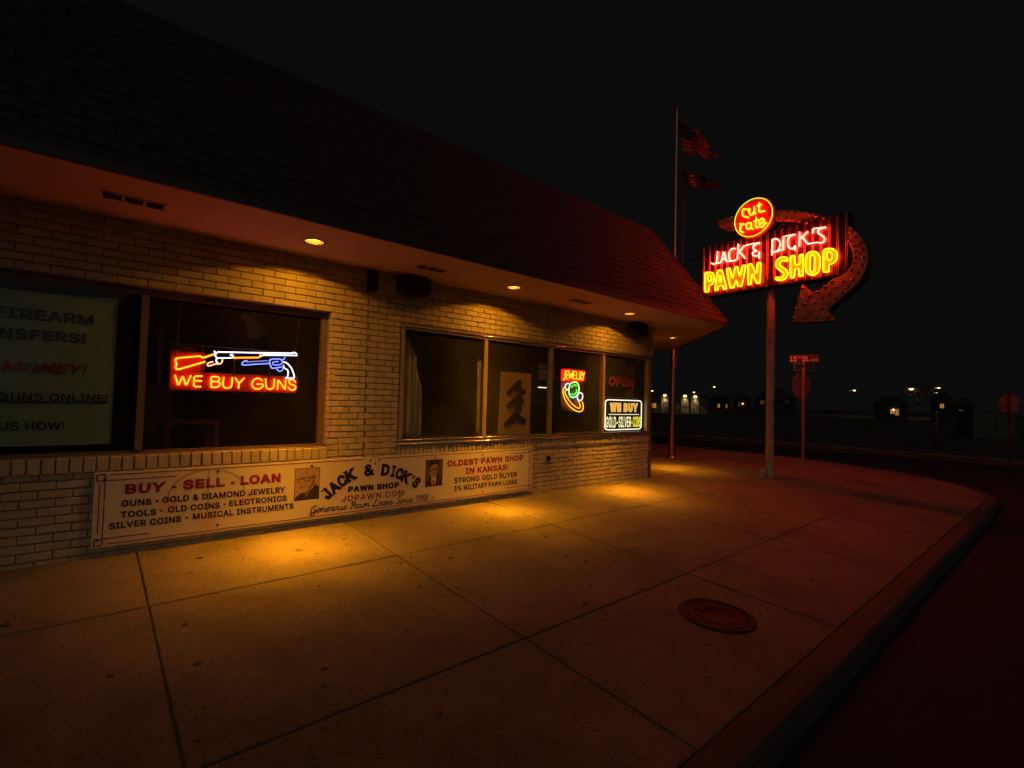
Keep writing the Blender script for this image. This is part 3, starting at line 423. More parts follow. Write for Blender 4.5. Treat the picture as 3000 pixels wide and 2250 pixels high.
# kerb swept along the street edge and round the corner
path = [(-11.6 + .4 * i, KY) for i in range(int((CX + 11.6) / .4) + 1)]
path += [(CX + CRAD * math.cos(math.radians(-90 + 7.5 * i)), CY + CRAD * math.sin(math.radians(-90 + 7.5 * i))) for i in range(13)]
path += [(XE, CY + .5 * i) for i in range(1, 60)]
prof = [(.004, -.06), (.004, -.004), (.012, .002), (.10, .000), (.145, -.012), (.168, -.04), (.185, -.16), (.195, -.30)]
mb = MB(); vs = []
for i, (x, y) in enumerate(path):
    a = Vector(path[max(i - 1, 0)]); b = Vector(path[min(i + 1, len(path) - 1)]); d = (b - a).normalized(); n = Vector((d.y, -d.x))
    wob = random.uniform(-.004, .004)
    for (o, h) in prof: vs.append((x + n.x * (o + wob * (o > .05)), y + n.y * (o + wob * (o > .05)), gz(y) + h + random.uniform(-.002, .002) - (.0 if o < .19 else gz(y) + .12 - (-.19 - .0) * 0)))
k = len(prof); mb.add(vs, [(i * k + j, (i + 1) * k + j, (i + 1) * k + j + 1, i * k + j + 1) for i in range(len(path) - 1) for j in range(k - 1)], 'kerb_concrete', False)
struct(mb.build('kerb'))
# far side of the cross street
mb = MB(); mb.box(22.6, 22.78, -6.3, 60, -.42, -.20, 'kerb_concrete'); mb.box(22.79, 24.3, -6.3, 60, -.42, -.205, 'concrete'); struct(mb.build('kerb'))
mb = MB(); mb.add([(24.3, -6.3, -.25), (200, -6.3, -.30), (200, 90, -.30), (24.3, 90, -.25)], [(0, 1, 2, 3)], 'earth'); struct(mb.build('terrain'))

# loose grit and leaves along the wall foot
mb = MB()
for i in range(420):
    x = random.uniform(-1, 8.2); y = -abs(random.gauss(0, .35)) - .03 if i < 230 else random.uniform(-3.9, -.1); r = random.uniform(.0025, .008) * (1 if i < 230 else .8)
    mb.blob((x, y, gz(y) + r * .5), r, 'pebble', 1, (1, random.uniform(.6, 1), .6), .25)
struct(mb.build('grit'), 'stuff')
mb = MB()
for i in range(150):
    x = random.uniform(-2, 12); y = random.uniform(-4.0, -.15); r = random.uniform(.008, .022); n = 11; a0 = random.uniform(0, 6); e = random.uniform(.6, 1)
    ring = [(x + r * (1 + random.uniform(-.15, .15)) * math.cos(a0 + 2 * math.pi * k / n), y + r * e * math.sin(a0 + 2 * math.pi * k / n)) for k in range(n)]
    mb.add([(a, b, gz(b) + .0045) for a, b in ring] + [(x + (a - x) * 1.12, y + (b - y) * 1.12, gz(b) - .004) for a, b in ring], [tuple(range(n))] + [(n + k, n + (k + 1) % n, (k + 1) % n, k) for k in range(n)], 'gum')
struct(mb.build('gum_spots'), 'stuff')
lf = None
for i, (px, py, lab) in enumerate([(585, 1636, 'dark curled leaf on pavement below left end of the long sign board'), (875, 1614, 'small dry leaf on the bright patch of pavement near the long sign board'), (18, 1833, 'dark dry leaf near left edge of the pavement'), (1173, 1652, 'dry leaf just past the crossing of two pavement joints')]):
    d = ray(px, py); t = (SL * CAM.y - CAM.z) / (d.z - SL * d.y); p = CAM + d * t
    mb = MB(); a = random.uniform(0, 6); pts = []
    for j in range(12):
        th = 2 * math.pi * j / 12; r = .028 * (1 + .45 * math.cos(3 * th)); pts.append((r * math.cos(th), r * .7 * math.sin(th)))
    n = len(pts); top = [(p.x + u * math.cos(a) - v * math.sin(a), p.y + u * math.sin(a) + v * math.cos(a), gz(p.y) + .007 + .3 * abs(v)) for u, v in pts]
    mb.add(top + [(x, y, zq - .002) for x, y, zq in top], [tuple(range(n)), tuple(reversed(range(n, 2 * n)))] + [(i2, (i2 + 1) % n, n + (i2 + 1) % n, n + i2) for i2 in range(n)], 'dry_leaf')
    o = mb.build('leaf'); tag(o, lab, 'leaf', 'dry leaves on the pavement')

# water meter cover
mc = Vector((3.545, -3.505, gz(-3.505)))
cov = thing('manhole_cover', 'round dark iron utility cover with a small lid set in the pavement', 'manhole cover', mc)
tilt = Vector((0, -SL, 1)).normalized(); tilt = Vector((0, -SL, 1)).normalized()
mb = MB(); mb.lathe(mc, tilt, [(.265, -.02), (.265, .006), (.258, .010), (.228, .010), (.224, .006), (.222, -.01)], 'iron', 48); mb.build('ring', cov)
mb = MB(); mb.lathe(mc, tilt, [(.219, -.01), (.219, .004), (.214, .007), (.20, .007), (.196, .004), (.15, .004), (.146, .007), (.138, .007), (.134, .004), (.0001, .004)], 'iron', 48); mb.build('lid', cov)
mb = MB(); c2 = Vector((3.536, -3.386, 0)); c2.z = gz(c2.y) + .004
mb.lathe(c2, tilt, [(.050, 0), (.050, .006), (.042, .010), (.030, .006), (.0001, .004)], 'iron', 24); mb.build('reading_lid', cov)

# ================================================================== PAWN SHOP BUILDING
ZS = 2.81                        # soffit height
shop = thing('pawn_shop', 'long tan brick corner shop with dark shingle mansard roof and big display windows', 'building', (3, 0, 0))
W1 = (-2.35, 1.922, .8246, 2.267); W2 = (2.749, 7.875, .8075, 2.2406)
XC = 7.93
def brick_run(mb, x0, x1, z0, z1, off, y=-.010, depth=.03):
    j = .0034; jz = .0046; L = .2032; k = math.floor((x0 - off) / L)
    while off + k * L < x1:
        a = max(x0, off + k * L) + j; b = min(x1, off + (k + 1) * L) - j; k += 1
        if b - a < .02: continue
        yy = y + random.uniform(-.0022, .0022); zz0, zz1 = z0 + jz, z1 - jz + random.uniform(-.001, .001)
        e = .0035; ez = .003
        vs = [(a, yy + depth, zz0), (b, yy + depth, zz0), (b, yy + depth, zz1), (a, yy + depth, zz1), (a, yy + e, zz0), (b, yy + e, zz0), (b, yy + e, zz1), (a, yy + e, zz1),
              (a + e, yy, zz0 + ez), (b - e, yy, zz0 + ez), (b - e, yy, zz1 - ez), (a + e, yy, zz1 - ez)]
        mb.add(vs, [(8, 9, 10, 11), (4, 5, 9, 8), (5, 6, 10, 9), (6, 7, 11, 10), (7, 4, 8, 11), (0, 1, 5, 4), (1, 2, 6, 5), (2, 3, 7, 6), (3, 0, 4, 7)], 'brick')
mb = MB()
C = .0677; n = int(ZS / C) + 1
def free(z0, z1):
    """x intervals of wall at this course (windows and sill courses cut out)"""
    segs = [[-9.0, 2.331], [2.331, XC]]
    zm = (z0 + z1) / 2
    if zm > 2.267: segs[1][1] = 7.985
    cuts = []
    if .70 < zm < W1[3]: cuts.append((W1[0], W1[1]))
    if .70 < zm < W2[3]: cuts.append((W2[0], 8.2))
    out = []
    for a, b in segs:
        cur = [(a, b)]
        for c, d in cuts:
            nx = []
            for p, q in cur:
                if d <= p or c >= q: nx.append((p, q)); continue
                if c > p: nx.append((p, c))
                if d < q: nx.append((d, q))
            cur = nx
        out += cur
    return out
zlist = []
zb = [.0]
z = -.033
while z < ZS:
    zlist.append((z, z + C)); z += C
for i, (a, b) in enumerate(zlist):
    a2, b2 = a, min(b, ZS)
    for x0, x1 in free(a, b):
        brick_run(mb, x0, x1, a2, b2, (0.0 if i % 2 else .1016) + .02)
# mortar core of the front wall (set 6 mm behind the brick faces), round the openings
def core(x0, x1, z0, z1): mb.box(x0, x1, .004, .22, z0, z1, 'mortar')
core(-9, W1[0], -.1, ZS); core(W1[0], W1[1], -.1, W1[2]); core(W1[0], W1[1], W1[3], ZS); core(W1[1], W2[0], -.1, ZS)
core(W2[0], XC - .01, -.1, W2[2]); core(W2[0], 7.98, W2[3], ZS)
mb.build('brick_wall', shop)
# reveal bricks of the left window (returned courses)
mb = MB()
for i, (a, b) in enumerate(zlist):
    if W1[2] < (a + b) / 2 < W1[3]:
        mb.box(W1[1] - .004, W1[1] + .012, -.004, .10, max(a, W1[2]) + .005, min(b, W1[3]) - .005, 'brick_side')
mb.build('window_reveal', shop)
# soldier sill courses, standing a little proud and sloped
def soldiers(x0, x1, z0, z1, pitch, name):
    m2 = MB(); x = x1
    while x > x0:
        a = max(x0, x - pitch) + .006; b = x - .006; yy = -.026 + random.uniform(-.003, .003); e = .004; zt = z1 + random.uniform(-.002, .002)
        vs = [(a, .05, z0), (b, .05, z0), (b, .05, zt + .006), (a, .05, zt + .006), (a, yy + e, z0), (b, yy + e, z0), (b, yy + e, zt), (a, yy + e, zt), (a + e, yy, z0 + e), (b - e, yy, z0 + e), (b - e, yy, zt - e), (a + e, yy, zt - e)]
        m2.add(vs, [(8, 9, 10, 11), (4, 5, 9, 8), (5, 6, 10, 9), (6, 7, 11, 10), (7, 4, 8, 11), (0, 1, 5, 4), (1, 2, 6, 5), (2, 3, 7, 6), (3, 0, 4, 7)], 'brick'); x -= pitch
    m2.box(x0, x1, -.012, .04, z0 + .004, z1 - .006, 'mortar')
    return m2.build(name, shop)
soldiers(W1[0], 1.925, .702, .816, .0815, 'window_sill_course'); soldiers(2.749, 7.875, .697, .800, .0613, 'window_sill_course')
# corner post trim and chamfered entrance side, back walls
mb = MB(); mb.box(7.876, 7.945, -.012, .06, -.02, 2.235, 'brown_frame'); mb.build('corner_post', shop)
mb = MB()
P2 = Plane((7.985, .0, 0), (.74, .6726, 0), (0, 0, 1))
for (u0, u1, v0, v1) in ((.06, 2.9, -.1, .80), (.06, 2.9, 2.25, ZS), (2.75, 2.9, .8, 2.25)): mb.pbox(P2, u0, u1, v0, v1, -.2, 0, 'mortar')
PE = Plane((10.13, 1.95, 0), (0, 1, 0), (0, 0, 1))
for (u0, u1, v0, v1) in ((0, 8, -.1, .8), (0, 8, 2.25, ZS), (5.2, 8, .8, 2.25)): mb.pbox(PE, u0, u1, v0, v1, -.2, 0, 'mortar')
mb.build('side_wall', shop)
mb = MB()
for P_, L_, zones in ((P2, 2.9, ((-.033, .80), (2.25, ZS))), (PE, 8.0, ((-.033, .80), (2.25, ZS)))):
    for z0, z1 in zones:
        z = z0; i = 0
        while z < z1 - .02:
            u = .07 - (.1016 if i % 2 else 0)
            while u < L_:
                a, b = max(.065, u) + .0034, min(L_, u + .2032) - .0034
                if b - a > .02: mb.pbox(P_, a, b, z + .0046, min(z + C, z1) - .0046, .001, .012 + random.uniform(-.002, .002), 'brick')
                u += .2032
            z += C; i += 1
mb.build('brick_facing', shop)
mb = MB(); mb.pbox(P2, .06, 2.74, .81, 2.24, -.10, -.094, 'window_glass_b'); mb.pbox(PE, .02, 5.19, .81, 2.24, -.10, -.094, 'window_glass_b'); mb.build('side_glazing', shop)
# interior shell
plan = [(-9, .23), (7.90, .23), (9.88, 2.03), (9.88, 9.8), (-9, 9.8)]
PFL = Plane((0, 0, 0), (1, 0, 0), (0, 1, 0))
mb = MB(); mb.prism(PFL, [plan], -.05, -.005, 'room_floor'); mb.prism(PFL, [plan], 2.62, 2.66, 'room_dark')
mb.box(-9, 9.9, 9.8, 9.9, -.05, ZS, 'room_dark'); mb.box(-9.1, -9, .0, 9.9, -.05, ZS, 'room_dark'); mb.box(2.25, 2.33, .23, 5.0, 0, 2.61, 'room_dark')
mb.build('interior', shop)
# left window: frame, mullion, panes
mb = MB()
f0, f1 = .078, .118
mb.box(W1[0], W1[1] - .005, f0, f1, .826, .852, 'brown_frame'); mb.box(W1[0], W1[1] - .005, f0, f1, 2.208, 2.266, 'brown_frame')
mb.box(1.862, W1[1] - .005, f0, f1, .853, 2.207, 'brown_frame'); mb.box(W1[0], W1[0] + .06, f0, f1, .853, 2.207, 'brown_frame')
mb.box(W1[0], W1[1] - .006, .066, .077, 2.240, 2.264, 'brown_frame'); mb.box(1.848, 1.861, .07, .118, .853, 2.207, 'brown_frame')
wf = mb.build('window_frame', shop)
mb = MB(); mb.box(.298, .352, .06, .12, .853, 2.207, 'brown_frame'); mb.build('mullion', wf)
mb = MB(); mb.box(W1[0] + .06, .297, .088, .094, .853, 2.207, 'window_glass'); mb.build('pane', wf)
mb = MB(); mb.box(.353, 1.847, .088, .094, .853, 2.207, 'window_glass'); mb.build('pane', wf)
# right window: aluminium frame with four lights
mb = MB()
mb.box(2.755, 7.875, -.020, .05, 2.190, 2.238, 'aluminium'); mb.box(2.755, 7.875, -.034, -.021, 2.214, 2.238, 'aluminium')
mb.box(2.755, 7.875, -.020, .05, .830, .872, 'aluminium'); mb.box(2.745, 7.875, -.032, .05, .802, .829, 'aluminium')
mb.box(2.757, 2.805, -.018, .05, .873, 2.189, 'aluminium'); mb.box(7.805, 7.873, -.018, .05, .873, 2.189, 'aluminium')
mb.tube([(2.746, -.034, .822), (7.874, -.034, .822)], .010, 'bright_trim', 10); mb.tube([(2.757, -.020, .866), (7.804, -.020, .866)], .008, 'bright_trim', 8); mb.tube([(2.757, -.034, 2.226), (7.874, -.034, 2.226)], .008, 'bright_trim', 8)  # polished rods added to catch bright lines along sill and header
wf2 = mb.build('window_frame', shop)
mull = [(3.99, 4.055), (5.262, 5.312), (6.505, 6.562)]
for a, b in mull:
    mb = MB(); mb.box(a, b, -.022, .048, .873, 2.189, 'aluminium'); mb.box(a + .012, b - .012, -.030, -.0225, .873, 2.189, 'aluminium'); mb.build('mullion', wf2)
xsg = [2.806] + [v for p in mull for v in p] + [7.804]
for i in range(0, 8, 2):
    mb = MB(); mb.box(xsg[i] + .001, xsg[i + 1] - .001, .010, .016, .873, 2.189, 'window_glass_c'); mb.build('pane', wf2)
# soffit with round holes for the recessed lamps
LAMPS = [(1.523, -.588), (4.025, -.559), (6.502, -.540), (9.47, .486)]
A0 = (8.56, -1.135); A1 = (11.40, 1.56); A2 = (11.40, 12.0)
outer = [(-9, -1.115), A0, A1, A2, (10.0, 12.0), (10.0, 2.0), (7.9, .01), (-9, .01)]
PS = Plane((0, 0, ZS), (1, 0, 0), (0, -1, 0))     # N points down
fl = lambda l: [(x, -y) for x, y in l]
mb = MB(); loops = [fl(outer)] + [fl(circ(x, y, .083, 28)) for x, y in LAMPS]
tri = tessellate_polygon([[Vector((u, v, 0)) for u, v in l] for l in loops]); flat = [q for l in loops for q in l]
mb.add([PS.p(u, v, 0) for u, v in flat], [tuple(t) for t in tri], 'soffit_paint')
mb.build('soffit', shop)
# mansard roof: real overlapping shingle courses
DEP, RISE = 1.30, 1.91
T0 = (A0[0] - .40 * DEP, A0[1] + DEP); T1 = (A1[0] - DEP, A1[1] + .40 * DEP); T2 = (A1[0] - DEP, 12.0)
def slope(mb, e0, e1, t0, t1, rows=17, tab=.30):
    e0, e1 = Vector((*e0, ZS + .05)), Vector((*e1, ZS + .05)); t0, t1 = Vector((*t0, ZS + .05 + RISE)), Vector((*t1, ZS + .05 + RISE))
    nrm = (e1 - e0).cross(t0 - e0).normalized()
    mb.add([e0 - nrm * .02, e1 - nrm * .02, t1 - nrm * .02, t0 - nrm * .02], [(0, 1, 2, 3)], 'shingle')
    for r in range(rows):
        a, b = r / rows, min(1.0, (r + 1.35) / rows)
        p0, p1 = e0.lerp(t0, a), e1.lerp(t1, a); q0, q1 = e0.lerp(t0, b), e1.lerp(t1, b)
        Lr = (p1 - p0).length; n = max(1, int(Lr / tab)); off = .5 * (r % 2)
        cuts = [0.0] + [min(1, max(0, (k + off + random.uniform(-.04, .04)) / n)) for k in range(0 if off else 1, n + 1)] + [1.0]
        for k in range(len(cuts) - 1):
            s0, s1 = cuts[k], cuts[k + 1]
            if s1 - s0 < .002: continue
            g = min(.004 / Lr, (s1 - s0) * .2); h = .011 + random.uniform(-.003, .004); dz = random.uniform(-.006, .006)
            la, lb = p0.lerp(p1, s0 + g), p0.lerp(p1, s1 - g); ua, ub = q0.lerp(q1, s0 + g), q0.lerp(q1, s1 - g)
            up = (t0 - e0).normalized() * dz; la, lb = la + up, lb + up
            vs = [la + nrm * h, lb + nrm * h, ub + nrm * .001, ua + nrm * .001, la - nrm * .004, lb - nrm * .004, ub - nrm * .006, ua - nrm * .006]
            mb.add(vs, [(0, 1, 2, 3), (4, 5, 1, 0), (5, 6, 2, 1), (7, 4, 0, 3)], 'shingle')
mb = MB()
slope(mb, (-9, A0[1]), A0, (-9, T0[1]), T0); slope(mb, A0, A1, T0, T1); slope(mb, A1, A2, T1, T2)
zt = ZS + .05 + RISE
mb.add([(-9, T0[1], zt), (*T0, zt), (*T1, zt), (*T2, zt), (-9, 12, zt)], [(0, 1, 2, 3, 4)], 'shingle')
rf = mb.build('roof', shop)
def hip(e, t, name):
    m2 = MB(); e = Vector((*e, ZS + .05)); t = Vector((*t, zt)); n = 15; d = (t - e).normalized(); side = d.cross(Vector((0, 0, 1))).normalized(); out = side.cross(d)
    for k in range(n):
        a = e.lerp(t, k / n); b = e.lerp(t, min(1, (k + 1.25) / n)); w = .11
        vs = [a + side * w - out * .025, a + out * .045, a - side * w - out * .025, b + side * w - out * .035, b + out * .022, b - side * w - out * .035]
        m2.add(vs + [v - out * .012 for v in vs[:3]], [(0, 1, 4, 3), (1, 2, 5, 4), (0, 6, 7, 1), (1, 7, 8, 2)], 'shingle')
    return m2.build(name, rf)
hip(A0, T0, 'hip_cap'); hip(A1, T1, 'hip_cap')
mb = MB()
def edge_trim(a, b):
    P = Plane((a[0], a[1], ZS), (b[0] - a[0], b[1] - a[1], 0), (0, 0, 1)); L = math.hypot(b[0] - a[0], b[1] - a[1])
    mb.pbox(P, 0, L, -.008, .055, -.02, .012, 'drip_edge')
edge_trim((-9, A0[1]), A0); edge_trim(A0, A1); edge_trim(A1, A2); mb.build('drip_edge', shop)

# ---- things fixed to the soffit and wall
WASH = 1.7       # wide beam weighted towards the wall (+Y), added to brighten the brick
def lamp_nodes(ld, peak, width, floor):
    ld.use_nodes = True; nt = ld.node_tree; N = nt.nodes; L = nt.links; em = N['Emission']
    tc = N.new('ShaderNodeTexCoord'); sp = N.new('ShaderNodeSeparateXYZ'); L.new(tc.outputs['Normal'], sp.inputs[0])
    def mth(op, a, b=None):
        m = N.new('ShaderNodeMath'); m.operation = op
        for i, v in enumerate((a, b)):
            if v is None: continue
            if isinstance(v, (int, float)): m.inputs[i].default_value = v
            else: L.new(v, m.inputs[i])
        return m.outputs[0]
    th = mth('ARCCOSINE', mth('MINIMUM', mth('ABSOLUTE', sp.outputs[2]), 1.0))
    th = mth('SQRT', mth('ADD', mth('MULTIPLY', th, th), .003))
    st = mth('ADD', mth('MULTIPLY', mth('EXPONENT', mth('DIVIDE', th, -width)), peak), mth('MULTIPLY', mth('MULTIPLY', mth('EXPONENT', mth('MULTIPLY', th, -1.0)), floor), mth('MAXIMUM', mth('ADD', mth('MULTIPLY', sp.outputs[1], WASH), 1.0), .10)))
    L.new(st, em.inputs['Strength'])
dlab = ['recessed soffit lamp above the left window, nearest the viewer, bulb showing', 'recessed soffit lamp between two slotted vents, above the four-pane window', 'recessed soffit lamp just before the far wall speaker', 'recessed soffit lamp under the corner overhang, in front of the flagpole']
power = [1.0, 1.0, .95, .70]
def downlight(i):
    x, y = LAMPS[i]; t = thing('downlight', dlab[i], 'ceiling lamp', (x, y, ZS), 'recessed lamps in the soffit')
    m2 = MB(); m2.lathe((x, y, ZS), (0, 0, 1), [(.0835, .0), (.0835, -.004), (.097, -.006), (.101, .0), (.0835, .0)], 'dark_metal', 28); m2.build('trim_ring', t)
    m2 = MB(); m2.lathe((x, y, ZS), (0, 0, 1), [(.0835, .0), (.080, .02), (.072, .05), (.060, .085), (.045, .10), (.0001, .10)], 'reflector', 28); m2.build('reflector', t)
    m2 = MB(); m2.lathe((x, y, ZS), (0, 0, 1), [(.0001, .030), (.030, .034), (.048, .046), (.052, .06), (.040, .085), (.02, .098)], 'lamp_bulb', 24); m2.build('bulb', t)
    ld = bpy.data.lights.new('bulb_light', 'SPOT'); ld.energy = 12.566; ld.color = (1.0, .335, .004); ld.spot_size = math.radians(148); ld.spot_blend = .10; ld.shadow_soft_size = .02
    lamp_nodes(ld, 285 * power[i], .130, 2.6 * power[i])
    lo = bpy.data.objects.new('bulb_light', ld); COL.objects.link(lo); lo.parent = t; lo.location = (0, 0, .024)
for i in range(4): downlight(i)
vlab = ['slotted soffit vent of three panels above the left window, nearest the viewer', 'slotted soffit vent beside the first wall speaker', 'slotted soffit vent between the second and third lamps']
for i, (x0, x1, y0, y1) in enumerate([(-.02, .385, -.685, -.515), (2.62, 2.985, -.665, -.49), (5.03, 5.45, -.71, -.515)]):
    t = thing('soffit_vent', vlab[i], 'vent', ((x0 + x1) / 2, (y0 + y1) / 2, ZS), 'vents in the soffit')
    m2 = MB(); zq = ZS - .004
    m2.box(x0, x1, y0, y0 + .018, zq - .004, zq + .003, 'soffit_paint'); m2.box(x0, x1, y1 - .018, y1, zq - .004, zq + .003, 'soffit_paint')
    for k in range(4): xx = x0 + (x1 - x0 - .018) * k / 3; m2.box(xx, xx + .018, y0 + .019, y1 - .019, zq - .004, zq + .003, 'soffit_paint')
    m2.build('frame', t)
    m2 = MB()
    for k in range(3):
        a = x0 + .019 + (x1 - x0 - .018) * k / 3; b = x0 + (x1 - x0 - .018) * (k + 1) / 3 - .001
        m2.box(a, b, y0 + .019, y1 - .019, zq + .0005, zq + .0035, 'dark_metal')
        for q in range(6): yy = y0 + .025 + (y1 - y0 - .05) * q / 5; m2.box(a, b, yy, yy + .006, zq - .003, zq, 'dark_metal')
    m2.build('grille', t)
for i, (xc, lab) in enumerate([(2.835, 'black box speaker under the soffit between the two windows'), (7.33, 'black box speaker under the soffit near the building corner')]):
    t = thing('wall_speaker', lab, 'speaker', (xc, -.1, 2.70), 'speakers on the brick wall')
    P = wallplane(-.06); m2 = MB(); h = .115; w = .195 if i == 0 else .21
    rr = bend(rect(xc - w, xc + w, 2.69 - h, 2.69 + h), True, .28, 4); m2.prism(P, [rr], 0, .14, 'black_plastic'); m2.build('cabinet', t)
    m2 = MB(); rr = bend(rect(xc - w + .02, xc + w - .02, 2.69 - h + .02, 2.69 + h - .02), True, .28, 4); m2.prism(P, [rr], .1405, .150, 'grille'); m2.build('grille', t)
    m2 = MB(); m2.box(xc - .03, xc + .03, -.06, -.008, 2.66, 2.76, 'dark_metal'); m2.build('bracket', t)
t = thing('junction_box', 'narrow dark metal box on the wall left of the first speaker', 'junction box', (2.355, -.04, 2.68))
m2 = MB(); m2.box(2.31, 2.40, -.075, -.009, 2.57, 2.79, 'dark_metal'); m2.build('box', t); m2 = MB(); m2.box(2.305, 2.405, -.082, -.0755, 2.565, 2.795, 'dark_metal'); m2.build('cover', t)
t = thing('outdoor_outlet', 'small outlet box on brick wall right of the long sign board', 'outlet', (5.23, -.02, .515))
m2 = MB(); m2.box(5.182, 5.28, -.045, -.009, .472, .562, 'galvanised'); m2.build('box', t)
for k in (0, 1):
    m2 = MB(); m2.box(5.188 + .046 * k, 5.228 + .046 * k, -.053, -.0455, .478, .556, 'dark_metal'); m2.build('flap', t)

# ================================================================== LONG SIGN BOARD ON THE WALL
PB = wallplane(-.040)
bn = zz(200, 1300, 2.765); bm_ = zz(850, 1250, 2.765)
def B(Z, a, b): return PB.px(*Z(a, b))
XL, XR, ZB, ZT = .045, 4.912, .083, .692
XM = 2.42
board = thing('sign_board', 'long white painted sign board screwed to brick wall below the windows', 'sign', ((XL + XR) / 2, -.03, ZB))
for a, b in ((XL, XM - .0015), (XM + .0015, XR)):
    mb = MB(); mb.pbox(PB, a, b, ZB, ZT, -.018, 0, 'banner_white'); mb.build('panel', board)
def words(Z, m, bold, items, name='lettering', **kw):
    for body, bl, br, tr, tl in items:
        m2 = MB(); q = [B(Z, *p) for p in (bl, br, tr, tl)]
        text(m2, PB, body, None, None, m, bold, quad=q, **kw); m2.build(name, board)
words(bn, 'banner_red', .045, [('BUY', (460, 410), (775, 390), (795, 305), (462, 326)), ('SELL', (928, 374), (1268, 346), (1268, 272), (930, 292)), ('LOAN', (1395, 335), (1720, 312), (1720, 237), (1397, 259))])
for (p, q) in (((838, 362), (878, 340)), ((1315, 327), (1350, 305))):
    m2 = MB(); a, b = B(bn, *p), B(bn, *q); m2.prism(PB, [rect(a[0], b[0], a[1], b[1])], 0, .0015, 'banner_red'); m2.build('dash', board)
words(bn, 'banner_black', .030, [('GUNS', (430, 512), (675, 493), (675, 440), (432, 456)), ('GOLD & DIAMOND JEWELRY', (762, 480), (1757, 397), (1757, 347), (763, 430)), ('TOOLS', (424, 604), (712, 577), (712, 525), (422, 549)),
    ('OLD COINS', (808, 560), (1228, 522), (1228, 471), (808, 508)), ('ELECTRONICS', (1303, 508), (1770, 463), (1770, 416), (1303, 460)), ('SILVER COINS', (328, 695), (915, 634), (915, 581), (330, 642)), ('MUSICAL INSTRUMENTS', (1010, 616), (1825, 527), (1825, 478), (1010, 565))])
for a, b in (((710, 472), (728, 455)), ((748, 551), (764, 534)), ((1258, 499), (1275, 482)), ((950, 606), (968, 590))):
    p, q = B(bn, *a), B(bn, *b); mb = MB(); mb.prism(PB, [rect(p[0], q[0], p[1], q[1])], 0, .0015, 'banner_black'); mb.build('bullet_mark', board)
words(bm_, 'banner_black', .055, [('PAWN SHOP', (468, 533), (882, 497), (882, 446), (470, 484))])
words(bm_, 'banner_red', .014, [('JDPAWN.COM', (418, 610), (922, 558), (922, 510), (420, 563))], spacing=1.12)
words(bm_, 'banner_red', .040, [('OLDEST PAWN SHOP', (1272, 326), (1888, 274), (1888, 226), (1272, 275)), ('IN KANSAS!', (1420, 386), (1768, 350), (1768, 302), (1420, 335))])
words(bm_, 'banner_black', .026, [('STRONG GOLD BUYER', (1328, 461), (1838, 406), (1838, 364), (1328, 416)), ('3% MILITARY PAWN LOANS', (1328, 523), (1838, 464), (1838, 424), (1328, 481))])
# arched slab-serif name
mb = MB()
arch = [('J', 295, 545), ('A', 355, 490), ('C', 420, 438), ('K', 487, 393), ('&', 640, 352), ('D', 773, 350), ('I', 836, 362), ('C', 885, 380), ('K', 940, 408), ("'", 1000, 408), ('S', 1022, 452)]
cp = [B(bm_, a, b) for _, a, b in arch]
hgt = .136
for i, (ch, _, _) in enumerate(arch):
    x, zc = cp[i]
    a = math.radians([44, 38, 30, 22, 5, -6, -12, -20, -30, -36, -40][i])
    u = Vector((math.cos(a), math.sin(a))); v = Vector((-u.y, u.x)); wd = {'J': .078, 'A': .112, 'C': .096, 'K': .112, '&': .122, 'D': .106, 'I': .044, "'": .026, 'S': .086}[ch]
    hh = hgt if ch != "'" else .048
    Pl = Plane(PB.p(*(Vector((x, zc)) - u * wd / 2 - v * hh / 2)), (u.x, 0, u.y), (v.x, 0, v.y))
    text(mb, Pl, ch, (0, 0), (wd, hh), 'banner_black', bold=.055 if ch != '&' else .04)
    def serif(c, w): mb.prism(Pl, [rect(c - w / 2, c + w / 2, 0, .016)], .0020, .0024, 'banner_black', back=False)
    def serift(c, w): mb.prism(Pl, [rect(c - w / 2, c + w / 2, hh - .016, hh)], .0020, .0024, 'banner_black', back=False)
    if ch == 'J': serift(.045, .06)
    if ch == 'A': serif(.012, .05); serif(wd - .012, .05)
    if ch == 'K': serif(.018, .055); serift(.018, .055); serif(wd - .012, .05); serift(wd - .015, .05)
    if ch == 'I': serif(.019, .055); serift(.019, .055)
    if ch == 'D': serif(.022, .05); serift(.022, .05)
mb.build('arched_name', board)
